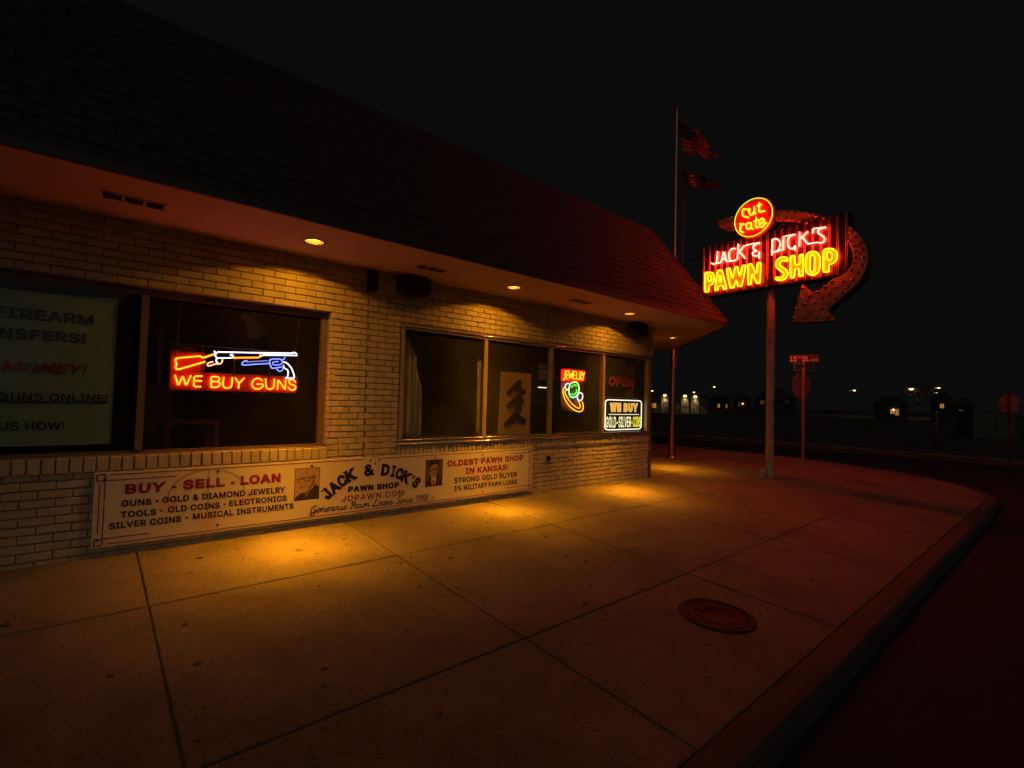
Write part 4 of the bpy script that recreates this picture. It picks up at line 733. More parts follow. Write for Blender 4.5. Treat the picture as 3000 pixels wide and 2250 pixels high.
# running script line drawn with a pen stroke
SC = {'G': [[(.75, .85), (.55, 1), (.25, .85), (.08, .5), (.2, .12), (.5, .05), (.72, .25), (.75, .45), (.5, .45)], [(.75, .45), (.75, .05), (.6, -.3), (.2, -.3), (.1, -.1), (.9, .2)]],
      'e': [[(0, .1), (.35, .35), (.5, .5), (.35, .6), (.15, .4), (.15, .12), (.35, .02), (.7, .2)]], 'n': [[(0, .3), (.15, .58), (.15, .02)], [(.15, .3), (.4, .58), (.55, .5), (.55, .1), (.7, .05), (.85, .25)]],
      'r': [[(0, .2), (.2, .62), (.3, .52), (.45, .55), (.4, .1), (.5, .02), (.65, .2)]], 'o': [[(.4, .58), (.15, .45), (.1, .15), (.35, .02), (.55, .2), (.5, .5), (.35, .58), (.75, .5)]],
      'u': [[(.05, .4), (.15, .58), (.15, .12), (.3, .02), (.55, .2), (.6, .58), (.6, .1), (.7, .02), (.85, .2)]], 's': [[(0, .15), (.3, .62), (.32, .4), (.45, .18), (.3, .02), (.08, .08)], [(.3, .02), (.65, .25)]],
      'P': [[(.35, .95), (.3, .4), (.2, .0), (.05, .05)], [(.05, .75), (.3, 1.0), (.65, .95), (.75, .75), (.6, .5), (.35, .5)]], 'a': [[(.5, .55), (.2, .5), (.08, .2), (.25, .02), (.5, .25), (.55, .58), (.52, .1), (.65, .02), (.8, .2)]],
      'w': [[(.05, .45), (.15, .58), (.15, .1), (.3, .02), (.5, .2), (.5, .55), (.5, .1), (.7, .02), (.85, .3), (.82, .58), (1.0, .5)]], 'L': [[(.7, .85), (.55, 1), (.4, .85), (.35, .3), (.15, .05), (.05, .12), (.25, .15), (.6, .0), (.9, .15)]],
      'S': [[(.75, .85), (.5, 1), (.28, .85), (.35, .6), (.62, .35), (.55, .08), (.25, .0), (.05, .15)]], 'i': [[(0, .2), (.15, .58), (.15, .1), (.3, .02), (.42, .2)], [(.19, .8), (.21, .86)]],
      'c': [[(.45, .5), (.3, .58), (.1, .4), (.1, .12), (.3, .02), (.6, .2)]], '1': [[(.1, .8), (.35, 1), (.3, 0)]], '9': [[(.55, .7), (.3, .55), (.12, .75), (.3, 1), (.52, .9), (.55, .6), (.4, .0)]],
      '5': [[(.6, 1), (.25, 1), (.18, .6), (.45, .65), (.55, .35), (.35, .02), (.08, .1)]], '8': [[(.35, .55), (.15, .75), (.35, 1), (.55, .78), (.35, .55), (.1, .25), (.32, 0), (.58, .25), (.35, .55)]], ' ': []}
ADV = {'G': .9, 'e': .6, 'n': .8, 'r': .6, 'o': .68, 'u': .82, 's': .6, 'P': .72, 'a': .76, 'w': .95, 'L': .85, 'S': .8, 'i': .4, 'c': .56, '1': .5, '9': .62, '5': .66, '8': .62, ' ': .5}
mb = MB(); line = 'Generous Pawn Loans Since 1958'; tot = sum(ADV[c] for c in line); p0, p1 = B(bm_, 158, 703), B(bm_, 1115, 598)
sx = (p1[0] - p0[0]) / (tot + .2); hh = .073; rise = (p1[1] - p0[1]) / (p1[0] - p0[0]); cx = 0
for c in line:
    for st in SC[c]:
        q = [(p0[0] + (cx + x + .28 * y) * sx, p0[1] + (cx + x) * sx * rise + y * hh) for x, y in st]; ribbon(mb, PB, smooth2(q), .0105 if c.isupper() else .0085, 0, .0015, 'banner_black')
    cx += ADV[c]
mb.build('script_line', board)
# red rules, corner squares, faint pawnbroker emblems
mb = MB()
def rule(a, b, w=.0072): ribbon(mb, PB, [a, b], w, 0, .0012, 'banner_red')
def sq(c, r):
    x, y = c; pts = [(x - r, y - r), (x + r, y - r), (x + r, y + r), (x - r, y + r)]
    for i in range(4): rule(pts[i], pts[(i + 1) % 4], .009)
zt0, zb0 = ZT - .042, ZB + .042; r0 = .026
for xx in (XL + .042, XR - .042):
    for zq in (zt0, zb0): sq((xx, zq), r0)
rule((XL + .10, ZT - .022), (XM - .08, ZT - .022)); rule((XM + .08, ZT - .022), (XR - .10, ZT - .022)); rule((XL + .10, ZB + .022), (XR - .10, ZB + .022))
for s, x0 in ((1, XL), (-1, XR)):
    X = lambda d: x0 + s * d
    rule((X(.068), ZT - .068), (X(.55 if s > 0 else .42), ZT - .068)); rule((X(.068), ZB + .068), (X(.38 if s > 0 else .50), ZB + .068))
    rule((X(.068), ZT - .068), (X(.068), ZT - .24)); rule((X(.068), ZB + .068), (X(.068), ZT - .27)); rule((X(.035), ZT - .10), (X(.035), ZB + .11))
mb.build('border_rules', board)
def emblem(cx, cz, r, arc, ball, w, br, mode=1):
    mb = MB()
    ribbon(mb, PB, [(cx + r * math.cos(math.radians(a)), cz + r * .72 * math.sin(math.radians(a))) for a in range(0, 181, 12)], w, 0, .0007, arc)
    ribbon(mb, PB, [(cx, cz + r * .7), (cx, cz - r * .55)], w, 0, .0006, arc)
    for dx, dz in ((-r, -br * .9), (r, -br * .9), (0, -r * .55 - br)): mb.prism(PB, [circ(cx + dx, cz + dz, br, 24)], 0, .0005, ball, back=False)
    mb.build('emblem', board)
e1 = B(bn, 1132, 385); emblem(e1[0], e1[1] - .02, .30, 'banner_grey', 'banner_pink', .016, .075)
e2 = B(bm_, 1600, 330); emblem(e2[0], e2[1] - .02, .22, 'banner_grey', 'banner_pink', .014, .055)
e3 = B(bm_, 688, 268); emblem(e3[0], e3[1], .055, 'banner_black', 'photo_shade', .005, .013)
for Z, a, b in ((bn, 1213, 222), (bn, 1975, 180), (bn, 1210, 655), (bn, 297, 288), (bn, 235, 782), (bm_, 175, 318), (bm_, 1177, 250), (bm_, 1560, 225), (bm_, 1160, 575), (bm_, 1558, 530), (bm_, 1932, 190), (bm_, 1928, 475)):
    u, v = B(Z, a, b); mb = MB(); mb.lathe(PB.p(u, v, 0), (0, -1, 0), [(.010, 0), (.010, .004), (.006, .007), (.0001, .007)], 'dark_metal', 10); mb.build('screw', board)
# two printed portraits
def portrait(Z, bl, tr, kind):
    (u0, v0), (u1, v1) = B(Z, *bl), B(Z, *tr); w, h = u1 - u0, v1 - v0; m2 = MB(); k = [.0006]
    def poly(pts, m, closed=True):
        k[0] += .00025; m2.prism(PB, [[(u0 + x * w, v0 + y * h) for x, y in pts]], 0, k[0], m, back=False)
    def line(pts, wd, m): k[0] += .00025; ribbon(m2, PB, [(u0 + x * w, v0 + y * h) for x, y in pts], wd, 0, k[0], m)
    poly([(-.02, -.015), (1.02, -.015), (1.02, 1.015), (-.02, 1.015)], 'banner_black')
    if kind == 0:
        poly(rect(0, 1, 0, 1), 'photo_pink'); poly([(0, 0), (1, 0), (1, .38), (.82, .47), (.70, .30), (.45, .22), (.25, .22), (.04, .10)], 'photo_dark')
        poly([(.38, .24), (.48, .08), (.70, .32), (.66, .40), (.5, .3)], 'photo_shade')
        poly(smooth2([(.20, .50), (.22, .36), (.36, .26), (.55, .28), (.74, .42), (.82, .62), (.80, .82), (.64, .93), (.42, .93), (.26, .82), (.19, .66)], True), 'photo_skin')
        poly(smooth2([(.62, .34), (.74, .44), (.84, .62), (.82, .76), (.74, .72), (.70, .54), (.56, .36)], True), 'photo_shade')
        poly(smooth2([(.80, .66), (.90, .70), (.90, .56), (.82, .52)], True), 'photo_skin')
        line([(.08, .66), (.30, .69), (.52, .70), (.84, .73)], .008, 'photo_dark'); line(smooth2([(.10, .66), (.12, .58), (.26, .57), (.32, .68)]), .005, 'photo_dark'); line(smooth2([(.40, .69), (.42, .60), (.60, .60), (.64, .71)]), .006, 'photo_dark')
        poly(smooth2([(.26, .66), (.19, .50), (.27, .48), (.34, .52)], True), 'photo_pink'); line([(.24, .405), (.34, .40), (.44, .415)], .006, 'photo_shade')
    else:
        poly(rect(0, 1, 0, 1), 'photo_back'); poly([(0, 0), (1, 0), (1, .26), (.84, .38), (.66, .40), (.30, .36), (.06, .24)], 'photo_dark')
        poly([(.34, .40), (.66, .42), (.60, .10), (.50, .0), (.40, .0), (.34, .2)], 'photo_white'); poly([(.42, .22), (.54, .22), (.52, .0), (.42, .0)], 'banner_red')
        poly(smooth2([(.24, .70), (.26, .48), (.38, .33), (.52, .31), (.68, .42), (.74, .60), (.74, .80), (.60, .88), (.36, .86)], True), 'photo_skin')
        poly(smooth2([(.56, .33), (.68, .43), (.75, .60), (.74, .78), (.66, .66), (.62, .48)], True), 'photo_shade')
        poly(smooth2([(.20, .78), (.26, .92), (.45, .99), (.66, .97), (.78, .86), (.78, .72), (.72, .80), (.56, .84), (.38, .80), (.26, .74)], True), 'photo_dark')
        line(bend([(.24, .68), (.44, .68), (.44, .58), (.26, .58), (.24, .68)]), .007, 'photo_dark'); line(bend([(.50, .685), (.72, .70), (.71, .60), (.52, .59), (.50, .685)]), .007, 'photo_dark'); line([(.44, .66), (.50, .66)], .006, 'photo_dark')
        line(smooth2([(.36, .45), (.48, .42), (.58, .46)]), .005, 'photo_white'); line([(.47, .58), (.44, .51), (.51, .50)], .004, 'photo_shade')
    o = m2.build('portrait', board); o['label'] = ['printed portrait of a balding man in dark-rimmed glasses and dark jacket', 'printed portrait of a dark-haired man in glasses, suit and tie'][kind]
portrait(bn, (1830, 462), (2037, 192), 0); portrait(bm_, (1095, 487), (1236, 264), 1)

# ================================================================== VINYL BANNER IN THE LEFT WINDOW
PV = wallplane(.155); lz = zz(0, 750, 2.37)
V = lambda a, b: PV.px(*lz(a, b))
vb = thing('vinyl_banner', 'pale green vinyl banner with black and red words hung inside the left window', 'banner', (-.8, .155, .9))
ur = V(800, 700)[0]; vt = V(500, 262)[1]; vbt = V(500, 1312)[1]
mb = MB(); nx, nz = 30, 10; vs = []
for j in range(nz + 1):
    for i in range(nx + 1):
        u = -2.25 + (ur + 2.25) * i / nx; v = vbt + (vt - vbt) * j / nz + .012 * math.sin(u * 5) * (j == nz) - .02 * (j == nz) * math.sin((i / nx) * math.pi)
        vs.append(PV.p(u, v, .006 * math.sin(u * 7 + j * .4) * (j / nz)))
f = [(j * (nx + 1) + i, j * (nx + 1) + i + 1, (j + 1) * (nx + 1) + i + 1, (j + 1) * (nx + 1) + i) for j in range(nz) for i in range(nx)]
mb.add(vs, f, 'vinyl', True); mb.add([Vector(v) + Vector((0, .002, 0)) for v in vs], [tuple(reversed(q)) for q in f], 'vinyl', True); mb.build('sheet', vb)
def vtext(body, right, top, bot, m, frac, **kw):
    r = V(right, (top + bot) / 2)[0]; z1 = V(right, top)[1]; z0 = V(right, bot)[1]
    m2 = MB(); text(m2, PV, body, (r - frac, z0), (r, z1), m, w=.009, **kw); return m2.build('lettering', vb)
uF = V(0, 400)[0]
vtext('FIREARM', 650, 412, 485, 'vinyl_black', V(650, 440)[0] - V(-42, 400)[0], bold=.03)
vtext('TRANSFERS!', 592, 540, 612, 'vinyl_black', (V(592, 560)[0] - V(38, 540)[0]) * 1.62, bold=.03)
vtext('MONEY!', 612, 755, 825, 'vinyl_red', V(612, 780)[0] - V(5, 770)[0], bold=.03, shear=.25)
vtext('GUNS ONLINE!', 746, 962, 1014, 'vinyl_black', V(746, 990)[0] - V(-15, 980)[0], bold=.012)
vtext('US HOW!', 448, 1150, 1205, 'vinyl_black', V(448, 1180)[0] - V(-12, 1180)[0], bold=.015)
m2 = MB(); a, b = V(750, 1024), V(0, 1020); m2.prism(PV, [rect(-.95, a[0], a[1], a[1] + .010)], .003, .009, 'vinyl_black'); m2.build('underline', vb)
t = thing('suction_hook', 'small round suction hook on the left pane above the banner', 'hook', PV.p(*V(127, 225)))
m2 = MB(); p = PV.p(*V(127, 228), .045); m2.lathe(p, (0, -1, 0), [(.028, 0), (.024, .006), (.010, .014), (.008, .02), (.0001, .02)], 'acrylic', 16); m2.build('cup', t)
m2 = MB(); m2.tube([p + Vector((0, -.005, -.005)), p + Vector((0, -.012, -.03)), p + Vector((0, .0, -.045)), p + Vector((0, .015, -.035))], .003, 'chain'); m2.build('hook_wire', t)

# ================================================================== GUN NEON IN THE LEFT WINDOW
PG = wallplane(.150); nzm = zz(500, 950, 5.53)
G = lambda a, b: PG.px(*nzm(a, b))
gs = thing('neon_sign', 'neon window sign of a rifle and a revolver above red words WE BUY GUNS', 'neon sign', (1.2, .17, 1.3))
def gt(mb, pts, m, r=.0058, curve=True, closed=False):
    q = [G(*p) for p in pts]; q = smooth2(q, closed, 5) if curve else bend(q, closed, .18)
    mb.tube([PG.p(u, v, 0) for u, v in q], r, m, 7, closed)
mb = MB(); x0 = G(-8, 800)[0]; x1 = G(2066, 900)[0]; zb_ = G(1000, 1085)[1]; ztx = G(1000, 800)[1]; ztt = G(1000, 395)[1]
mb.box(x0, x1, .186, .190, zb_, ztx, 'neon_board'); mb.build('backing_panel', gs)
mb = MB(); xm = G(560, 600)[0]; mb.box(x0, xm, .186, .190, ztx + .002, G(300, 440)[1], 'neon_board'); mb.build('backing_panel', gs)
mb = MB()
for u in (x0, G(520, 600)[0], G(1045, 600)[0], G(1610, 700)[0], x1): mb.box(u - .004, u + .004, .176, .185, zb_, ztt, 'dark_metal')
mb.box(x0 - .004, x1 + .004, .176, .185, ztt, ztt + .012, 'dark_metal'); mb.build('frame', gs)
mb = MB()
gt(mb, [(685, 490), (530, 545), (470, 515), (95, 550), (75, 580), (98, 640), (80, 700), (105, 737), (560, 605)], 'neon_red', .0068, False); mb.build('stock_tube', gs)
mb = MB()
gt(mb, [(755, 450), (1300, 460), (1960, 472), (1995, 455), (2045, 480)], 'neon_white', .006, False); gt(mb, [(1470, 515), (1490, 500), (1800, 502), (2050, 506)], 'neon_white', .006, False)
gt(mb, [(705, 432), (720, 455), (750, 480)], 'neon_white', .006); gt(mb, [(708, 470), (718, 500), (745, 542)], 'neon_white', .006); gt(mb, [(965, 510), (980, 488), (1003, 498), (1002, 530), (960, 545), (780, 548), (740, 572), (745, 612), (768, 616)], 'neon_white', .0055)
mb.build('barrel_tube', gs)
mb = MB(); gt(mb, [(690, 605), (620, 625), (593, 650), (620, 675), (720, 645), (800, 640), (830, 610), (840, 570)], 'neon_peach', .0055); mb.build('lever_tube', gs)
mb = MB(); gt(mb, [(1005, 545), (1200, 542), (1420, 540), (1458, 520), (1445, 485)], 'neon_red', .006, False); mb.build('forend_tube', gs)
mb = MB(); gt(mb, [(1245, 590), (1190, 600), (1158, 635), (1185, 660), (1400, 645), (1600, 635)], 'neon_blue', .0055); gt(mb, [(1218, 612), (1400, 600), (1580, 590)], 'neon_lilac', .0045)
gt(mb, [(1800, 575), (1740, 562), (1625, 570), (1605, 620), (1630, 695), (1660, 712), (1800, 690)], 'neon_blue'); gt(mb, [(1745, 605), (1665, 612), (1655, 645), (1690, 660), (1780, 650), (1815, 620), (1790, 582)], 'neon_blue', .005)
gt(mb, [(1795, 585), (1840, 560), (1850, 530)], 'neon_blue', .005); gt(mb, [(1715, 720), (1755, 760), (1795, 755), (1820, 720)], 'neon_blue', .005); mb.build('revolver_tube', gs)
mb = MB(); gt(mb, [(1830, 610), (1890, 635), (1960, 720), (2000, 830), (1990, 872), (1930, 876), (1860, 872)], 'neon_white', .006); gt(mb, [(1830, 665), (1835, 705), (1890, 738), (1905, 790), (1890, 855)], 'neon_white', .0055); mb.build('grip_tube', gs)
mb = MB()
for pts, c in [([(70, 820), (125, 1000), (195, 830), (250, 1000), (330, 825)], 0), ([(515, 840), (400, 840), (380, 865), (375, 990), (400, 1012), (495, 1010)], 0), ([(400, 915), (505, 920)], 0),
               ([(760, 932), (665, 925), (655, 1015), (700, 1022), (760, 1018), (800, 985), (800, 955), (760, 930), (795, 900), (780, 862), (720, 846), (658, 855), (655, 1015)], 0),
               ([(860, 855), (848, 975), (880, 1028), (940, 1030), (985, 1000), (1000, 860)], 1), ([(1045, 865), (1105, 960), (1195, 870)], 0), ([(1105, 960), (1100, 1040)], 0),
               ([(1490, 915), (1430, 878), (1370, 888), (1325, 935), (1325, 1000), (1375, 1045), (1450, 1040), (1490, 1005), (1488, 972), (1395, 970)], 1), ([(1540, 880), (1548, 1010), (1590, 1050), (1650, 1040), (1672, 1000), (1680, 885)], 1),
               ([(1730, 1060), (1740, 888), (1845, 1050), (1855, 1050), (1865, 895)], 0), ([(2025, 945), (1990, 902), (1940, 902), (1917, 932), (1938, 968), (2000, 988), (2025, 1022), (2000, 1060), (1950, 1065), (1900, 1015)], 1)]:
    gt(mb, pts, 'neon_red', .0062, bool(c))
mb.build('lettering', gs)
for a in (115, 2030):
    mb = MB(); u = G(a, 400)[0]; zz0 = G(a, 440)[1]; n = 40
    for k in range(n):
        zq = zz0 + (2.2 - zz0) * k / n; d = .004 if k % 2 else 0
        mb.tube([(u + .003 - d * 1.5 + .03 * (k / n) * (1 if a > 1000 else 0), .165 + d, zq), (u - .003 + d * 1.5 + .03 * (k / n) * (1 if a > 1000 else 0), .165 - d * 0, zq + (2.2 - zz0) / n)], .0014, 'chain', 5)
    mb.build('chain', gs)
mb = MB(); u, v = G(275, 410); mb.box(u - .06, u + .06, .16, .185, v - .028, v + .028, 'dark_metal'); mb.build('transformer', gs)

# ================================================================== THINGS INSIDE THE LEFT WINDOW
t = thing('game_head', 'pale mounted animal head high inside the left window, above the revolver', 'hunting trophy', (1.95, 1.5, 2.1))
zt5 = zz(700, 750, 3.687)
PH = wallplane(1.15); H5 = lambda a, b: PH.px(*zt5(a, b))
mb = MB(); q = [H5(*p) for p in ((10, 690), (70, 670), (120, 690), (165, 760), (210, 850))]; mb.tube([PH.p(u, v, .10 - .03 * i) for i, (u, v) in enumerate(q)], [.035, .055, .075, .095, .13], 'hide', 12)
mb.build('neck', t)
for s in (0, 1):
    mb = MB(); u, v = q[2]; mb.tube([PH.p(u, v + .04, .06 - .08 * s), PH.p(u + .02, v + .10, .09 - .12 * s), PH.p(u + .05, v + .15, .10 - .13 * s)], [.022, .028, .004], 'hide', 8); mb.build('ear', t)
    mb = MB(); mb.tube([PH.p(u - .02, v + .05, .05 - .06 * s), PH.p(u - .03, v + .16, .09 - .1 * s), PH.p(u + .02, v + .26, .12 - .14 * s)], [.014, .010, .003], 'gun_dark', 8); mb.build('horn', t)
t = thing('display_table', 'small wooden table behind the glass below the rifle neon', 'table', (1.0, .6, 0))
z2z = zz(0, 1000, 2.212); PT = wallplane(.45); a = PT.px(*z2z(1060, 520)); b = PT.px(*z2z(1430, 520))
mb = MB(); mb.box(a[0], b[0], .45, .95, a[1] - .03, a[1], 'wood'); mb.build('top', t)
for xx in (a[0] + .01, b[0] - .055):
    for yy in (.46, .90): mb = MB(); mb.box(xx, xx + .045, yy, yy + .045, 0, a[1] - .031, 'wood'); mb.build('leg', t)
t = thing('wall_mirror', 'dark oval mirror inside the right end of the left window', 'mirror', (2.2, .8, 1.7))
PM = wallplane(.75); a = PM.px(*zt5(830, 880)); mb = MB(); mb.prism(PM, [circ(a[0], a[1], .14, 32, .30)], 0, .02, 'black_plastic'); mb.build('frame', t); mb = MB(); mb.prism(PM, [circ(a[0], a[1], .12, 32, .27)], .0205, .024, 'open_board'); mb.build('mirror_glass', t)
glab = ['guitar body hanging in the dark behind the red neon words', 'dark guitar hanging left of the centre mullion, behind the pale banner edge']
for i, (xx, yy) in enumerate([(1.75, 1.6), (.55, 1.35)]):
    t = thing('hanging_guitar', glab[i], 'guitar', (xx, yy, 1.2), 'guitars inside the shop'); P = wallplane(yy)
    mb = MB(); mb.prism(P, [smooth2([(xx - .16, 1.0), (xx, .92), (xx + .16, 1.0), (xx + .17, 1.16), (xx + .10, 1.26), (xx + .13, 1.38), (xx, 1.44), (xx - .13, 1.38), (xx - .10, 1.26), (xx - .17, 1.16)], True)], -.08, 0, 'wood'); mb.build('body', t)
    mb = MB(); mb.box(xx - .025, xx + .025, yy - .03, yy - .005, 1.38, 1.95, 'gun_dark'); mb.build('neck', t); mb = MB(); mb.prism(P, [[(xx - .03, 1.951), (xx + .03, 1.951), (xx + .045, 2.12), (xx - .045, 2.12)]], .005, .03, 'gun_dark'); mb.build('headstock', t)

# ================================================================== INSIDE THE RIGHT WINDOW
z8 = zz(1150, 900, 2.765); gz8 = zz(1600, 1020, 6.144)
rl = ['pale pleated curtain at the left end of the right window, behind its first pane', 'narrow pale curtain edge behind the left side of the second pane']
for i, (x0, x1, yc, zt_) in enumerate([(2.83, 3.24, .20, 2.13), (4.075, 4.27, .22, 2.06)]):  # pale patches of light on the glass, built as standing cloth
    t = thing('curtain', rl[i], 'curtain', (x0, yc, .845), 'curtains in the right window')
    mb = MB(); nx, nz = 60, 12; vs = []; w = x1 - x0
    for j in range(nz + 1):
        for k in range(nx + 1):
            f = k / nx; top = .846 + (zt_ - .846) * math.sqrt(max(0.0, 1 - (max(0, f - .22) / .80) ** 2)) if i == 0 else .846 + (zt_ - .846) * (1 - f * .75)
            zq = .846 + (top - .846) * j / nz; vs.append((x0 + w * f, yc + .03 * math.sin(f * 26 + .4 * math.sin(zq * 4)) + .10 * f + .012 * math.sin(f * 61), zq))
    fs = [(j * (nx + 1) + k, j * (nx + 1) + k + 1, (j + 1) * (nx + 1) + k + 1, (j + 1) * (nx + 1) + k) for j in range(nz) for k in range(nx)]
    mb.add(vs, fs, 'display_white', True); o = mb.build('cloth', t); sol = o.modifiers.new('thickness', 'SOLIDIFY'); sol.thickness = .003; sol.offset = 1
mb = MB(); mb.box(2.8, 7.82, .06, .75, .80, .845, 'room_floor'); mb.build('window_shelf', shop)
PK = wallplane(.30); K8 = lambda a, b: PK.px(*z8(a, b))
t = thing('gun_board', 'tan board leaning in the right window, behind its second pane', 'board', (5.0, .3, .85))
mb = MB(); mb.prism(PK, [[K8(855, 1030), K8(1110, 1030), K8(1125, 540), K8(882, 520)]], -.02, 0, 'pegboard'); mb.build('board', t)
plab = ['dark pistol silhouette at the top of the tan board', 'dark pistol silhouette in the middle of the tan board', 'dark pistol silhouette at the bottom of the tan board']
for i, (pts, slide) in enumerate([([(918, 690), (935, 722), (985, 680), (1000, 672), (1012, 690), (1055, 712), (1080, 680), (1035, 648), (1042, 600), (1020, 590)], [(930, 705), (1030, 598)]),
                         ([(920, 795), (935, 828), (975, 795), (990, 805), (1000, 850), (1040, 845), (1045, 790), (1062, 765), (1040, 715), (1010, 705)], [(935, 808), (1030, 712)]),
                         ([(897, 945), (912, 972), (945, 940), (975, 942), (990, 908), (1015, 915), (1062, 946), (1078, 905), (1030, 880), (1012, 850), (985, 852)], [(908, 955), (1000, 858)])]):
    t = thing('pistol', plab[i], 'pistol', PK.p(*K8(*pts[0])), 'pistols mounted on the tan board')
    mb = MB(); mb.prism(PK, [[K8(*p) for p in pts]], .001, .022, 'gun_dark'); mb.build('frame', t)
    mb = MB(); ribbon(mb, PK, [K8(*slide[0]), K8(*slide[1])], .03, .0225, .03, 'dark_metal'); mb.build('slide', t)
t = thing('hanging_rack', 'metal rail across the dark first pane of the right window', 'rail', (3.6, .9, 1.7))
PQ = wallplane(.8); Q8 = lambda a, b: PQ.px(*z8(a, b))
mb = MB(); a, b = Q8(345, 415), Q8(735, 440); mb.tube([PQ.p(*a), PQ.p(*b)], .010, 'chain', 8); mb.build('rail', t)
tl = ['bent dark tool hanging leftmost on the window rail', 'pale tool hanging second on the window rail', 'straight dark tool hanging third on the window rail', 'dark tool hanging last on the window rail, beside the mullion']
for i, (a0, m, pts) in enumerate([(0, 'gun_dark', [(425, 405), (440, 440), (470, 480), (475, 500)]), (1, 'chain', [(565, 450), (555, 490), (535, 500), (540, 560)]), (2, 'gun_dark', [(605, 465), (600, 520), (605, 590)]), (3, 'gun_dark', [(660, 480), (655, 540), (660, 600)])]):
    t = thing('hanging_tool', tl[i], 'tool', PQ.p(*Q8(*pts[0])), 'tools on the window rail'); q = [PQ.p(*Q8(*p), .01) for p in pts]
    mb = MB(); mb.tube(q, [.016] + [.013] * (len(q) - 2) + [.02], m, 8); mb.build('shaft', t)
    mb = MB(); mb.tube([q[0] + Vector((-.0, 0, .0)), q[0] + Vector((.012, .0, .03)), q[0] + Vector((.0, .0, .04))], .004, 'chain', 6); mb.build('hook', t)
# poster and lettering hung in the window, seen from behind
PX = wallplane(.46)
X8 = lambda a, b: PX.px(*z8(a, b))
t = thing('window_poster', 'white poster with red and blue bands behind the second mullion, its words reversed', 'poster', PX.p(*X8(1250, 590)))
a, b = X8(1183, 585), X8(1320, 452); mb = MB(); mb.prism(PX, [[X8(1180, 585), X8(1318, 585), X8(1316, 450), X8(1184, 450)]], -.003, 0, 'paper'); mb.build('sheet', t)
mb = MB(); mb.prism(PX, [[X8(1186, 466), X8(1314, 464), X8(1314, 454), X8(1186, 455)]], .0002, .002, 'paper_red'); mb.prism(PX, [[X8(1184, 503), X8(1316, 503), X8(1316, 494), X8(1184, 493)]], .0002, .002, 'paper_blue'); mb.prism(PX, [[X8(1181, 534), X8(1316, 534), X8(1316, 531), X8(1181, 531)]], .0002, .002, 'paper_blue')
mb.build('band', t)
mb = MB(); text(mb, PX, 'MILITARY STU', X8(1186, 488), X8(1312, 470), 'paper_blue', .02, w=.002, flip=True); mb.build('lettering', t)
mb = MB(); ribbon(mb, PX, [X8(*p) for p in ((1186, 560), (1200, 545), (1215, 560), (1235, 545), (1250, 560), (1275, 545), (1290, 562), (1310, 545))], .012, 0, .002, 'paper_red'); ribbon(mb, PX, [X8(*p) for p in ((1190, 576), (1220, 570), (1240, 578), (1270, 570), (1300, 578))], .008, 0, .002, 'paper_blue'); mb.build('scrawl', t)
t = thing('acrylic_sign', 'clear plastic strip with reversed gold script above the tan board', 'sign', PX.p(*X8(1070, 520)))
mb = MB(); mb.prism(PX, [[X8(975, 522), X8(1165, 522), X8(1165, 458), X8(975, 458)]], -.004, 0, 'acrylic'); mb.build('plate', t)
mb = MB(); text(mb, PX, 'anything you', X8(985, 515), X8(1155, 464), 'gold_leaf', -.005, shear=.3, w=.001, flip=True); mb.build('lettering', t)
sl = ['lit case lamp strip seen across the upper pistol on the tan board', 'lit case lamp strip just right of the tan board']
for i, (pa, pb) in enumerate([((1022, 643), (1100, 650)), ((1172, 650), (1236, 654))]):
    P = wallplane(2.6); a, b = P.px(*z8(*pa)), P.px(*z8(*pb)); t = thing('case_lamp', sl[i], 'lamp', P.p(*a), 'strip lamps inside the shop')
    mb = MB(); mb.box(a[0], b[0], 2.55, 2.6, a[1] + .012, a[1] + .03, 'dark_metal'); mb.build('housing', t); mb = MB(); mb.box(a[0], b[0], 2.552, 2.575, a[1] - .006, a[1] + .011, 'strip_lamp'); mb.build('tube', t)
    t = thing('display_case', ['glass display counter under the longer case lamp', 'glass display counter under the shorter case lamp'][i], 'display case', (a[0] + .4, 2.8, 0), 'display cases inside the shop')
    mb = MB(); mb.box(a[0] - .05, b[0] + .05, 2.50, 3.1, 0, .55, 'wood'); mb.build('cabinet', t); mb = MB(); mb.box(a[0] - .05, b[0] + .05, 2.50, 2.506, .551, a[1] + .04, 'acrylic'); mb.build('glass_front', t); mb = MB(); mb.box(a[0] - .06, b[0] + .06, 2.49, 3.11, a[1] + .041, a[1] + .06, 'dark_metal'); mb.build('top', t)

# ---- jewelry neon
PJ = wallplane(.070); J6 = lambda a, b: PJ.px(*gz8(a, b))
jn = thing('neon_sign', 'neon window sign with red word JEWELRY over a green and yellow ring', 'neon sign', (6.0, .07, 1.2))
def jt(mb, pts, m, r=.0055, closed=False, curve=True):
    q = [J6(*p) for p in pts]; q = smooth2(q, closed, 6) if curve else bend(q, closed, .2); mb.tube([PJ.p(u, v, 0) for u, v in q], r, m, 7, closed)
mb = MB(); mb.prism(PJ, [[J6(296, 600), J6(732, 606), J6(735, 402), J6(302, 362)]], -.042, -.038, 'board_red'); mb.build('backing_panel', jn)
mb = MB(); mb.prism(PJ, [[J6(300, 1120), J6(700, 1150), J6(705, 620), J6(300, 612)]], -.042, -.039, 'neon_board'); mb.build('backing_panel', jn)
mb = MB()
for pts in ([(345, 405), (336, 540), (322, 572), (305, 560)], [(402, 408), (368, 413), (362, 548), (396, 552)], [(366, 480), (395, 482)], [(405, 408), (424, 550), (444, 440), (462, 552), (482, 412)], [(526, 416), (492, 420), (492, 550), (526, 556)], [(492, 484), (522, 485)],
            [(548, 420), (546, 556), (590, 562)], [(602, 568), (606, 428), (640, 428), (645, 480), (610, 492), (638, 575)], [(650, 432), (672, 500), (692, 436)], [(672, 500), (656, 580)]): jt(mb, pts, 'neon_red', .0075, False, False)
mb.build('lettering', jn)
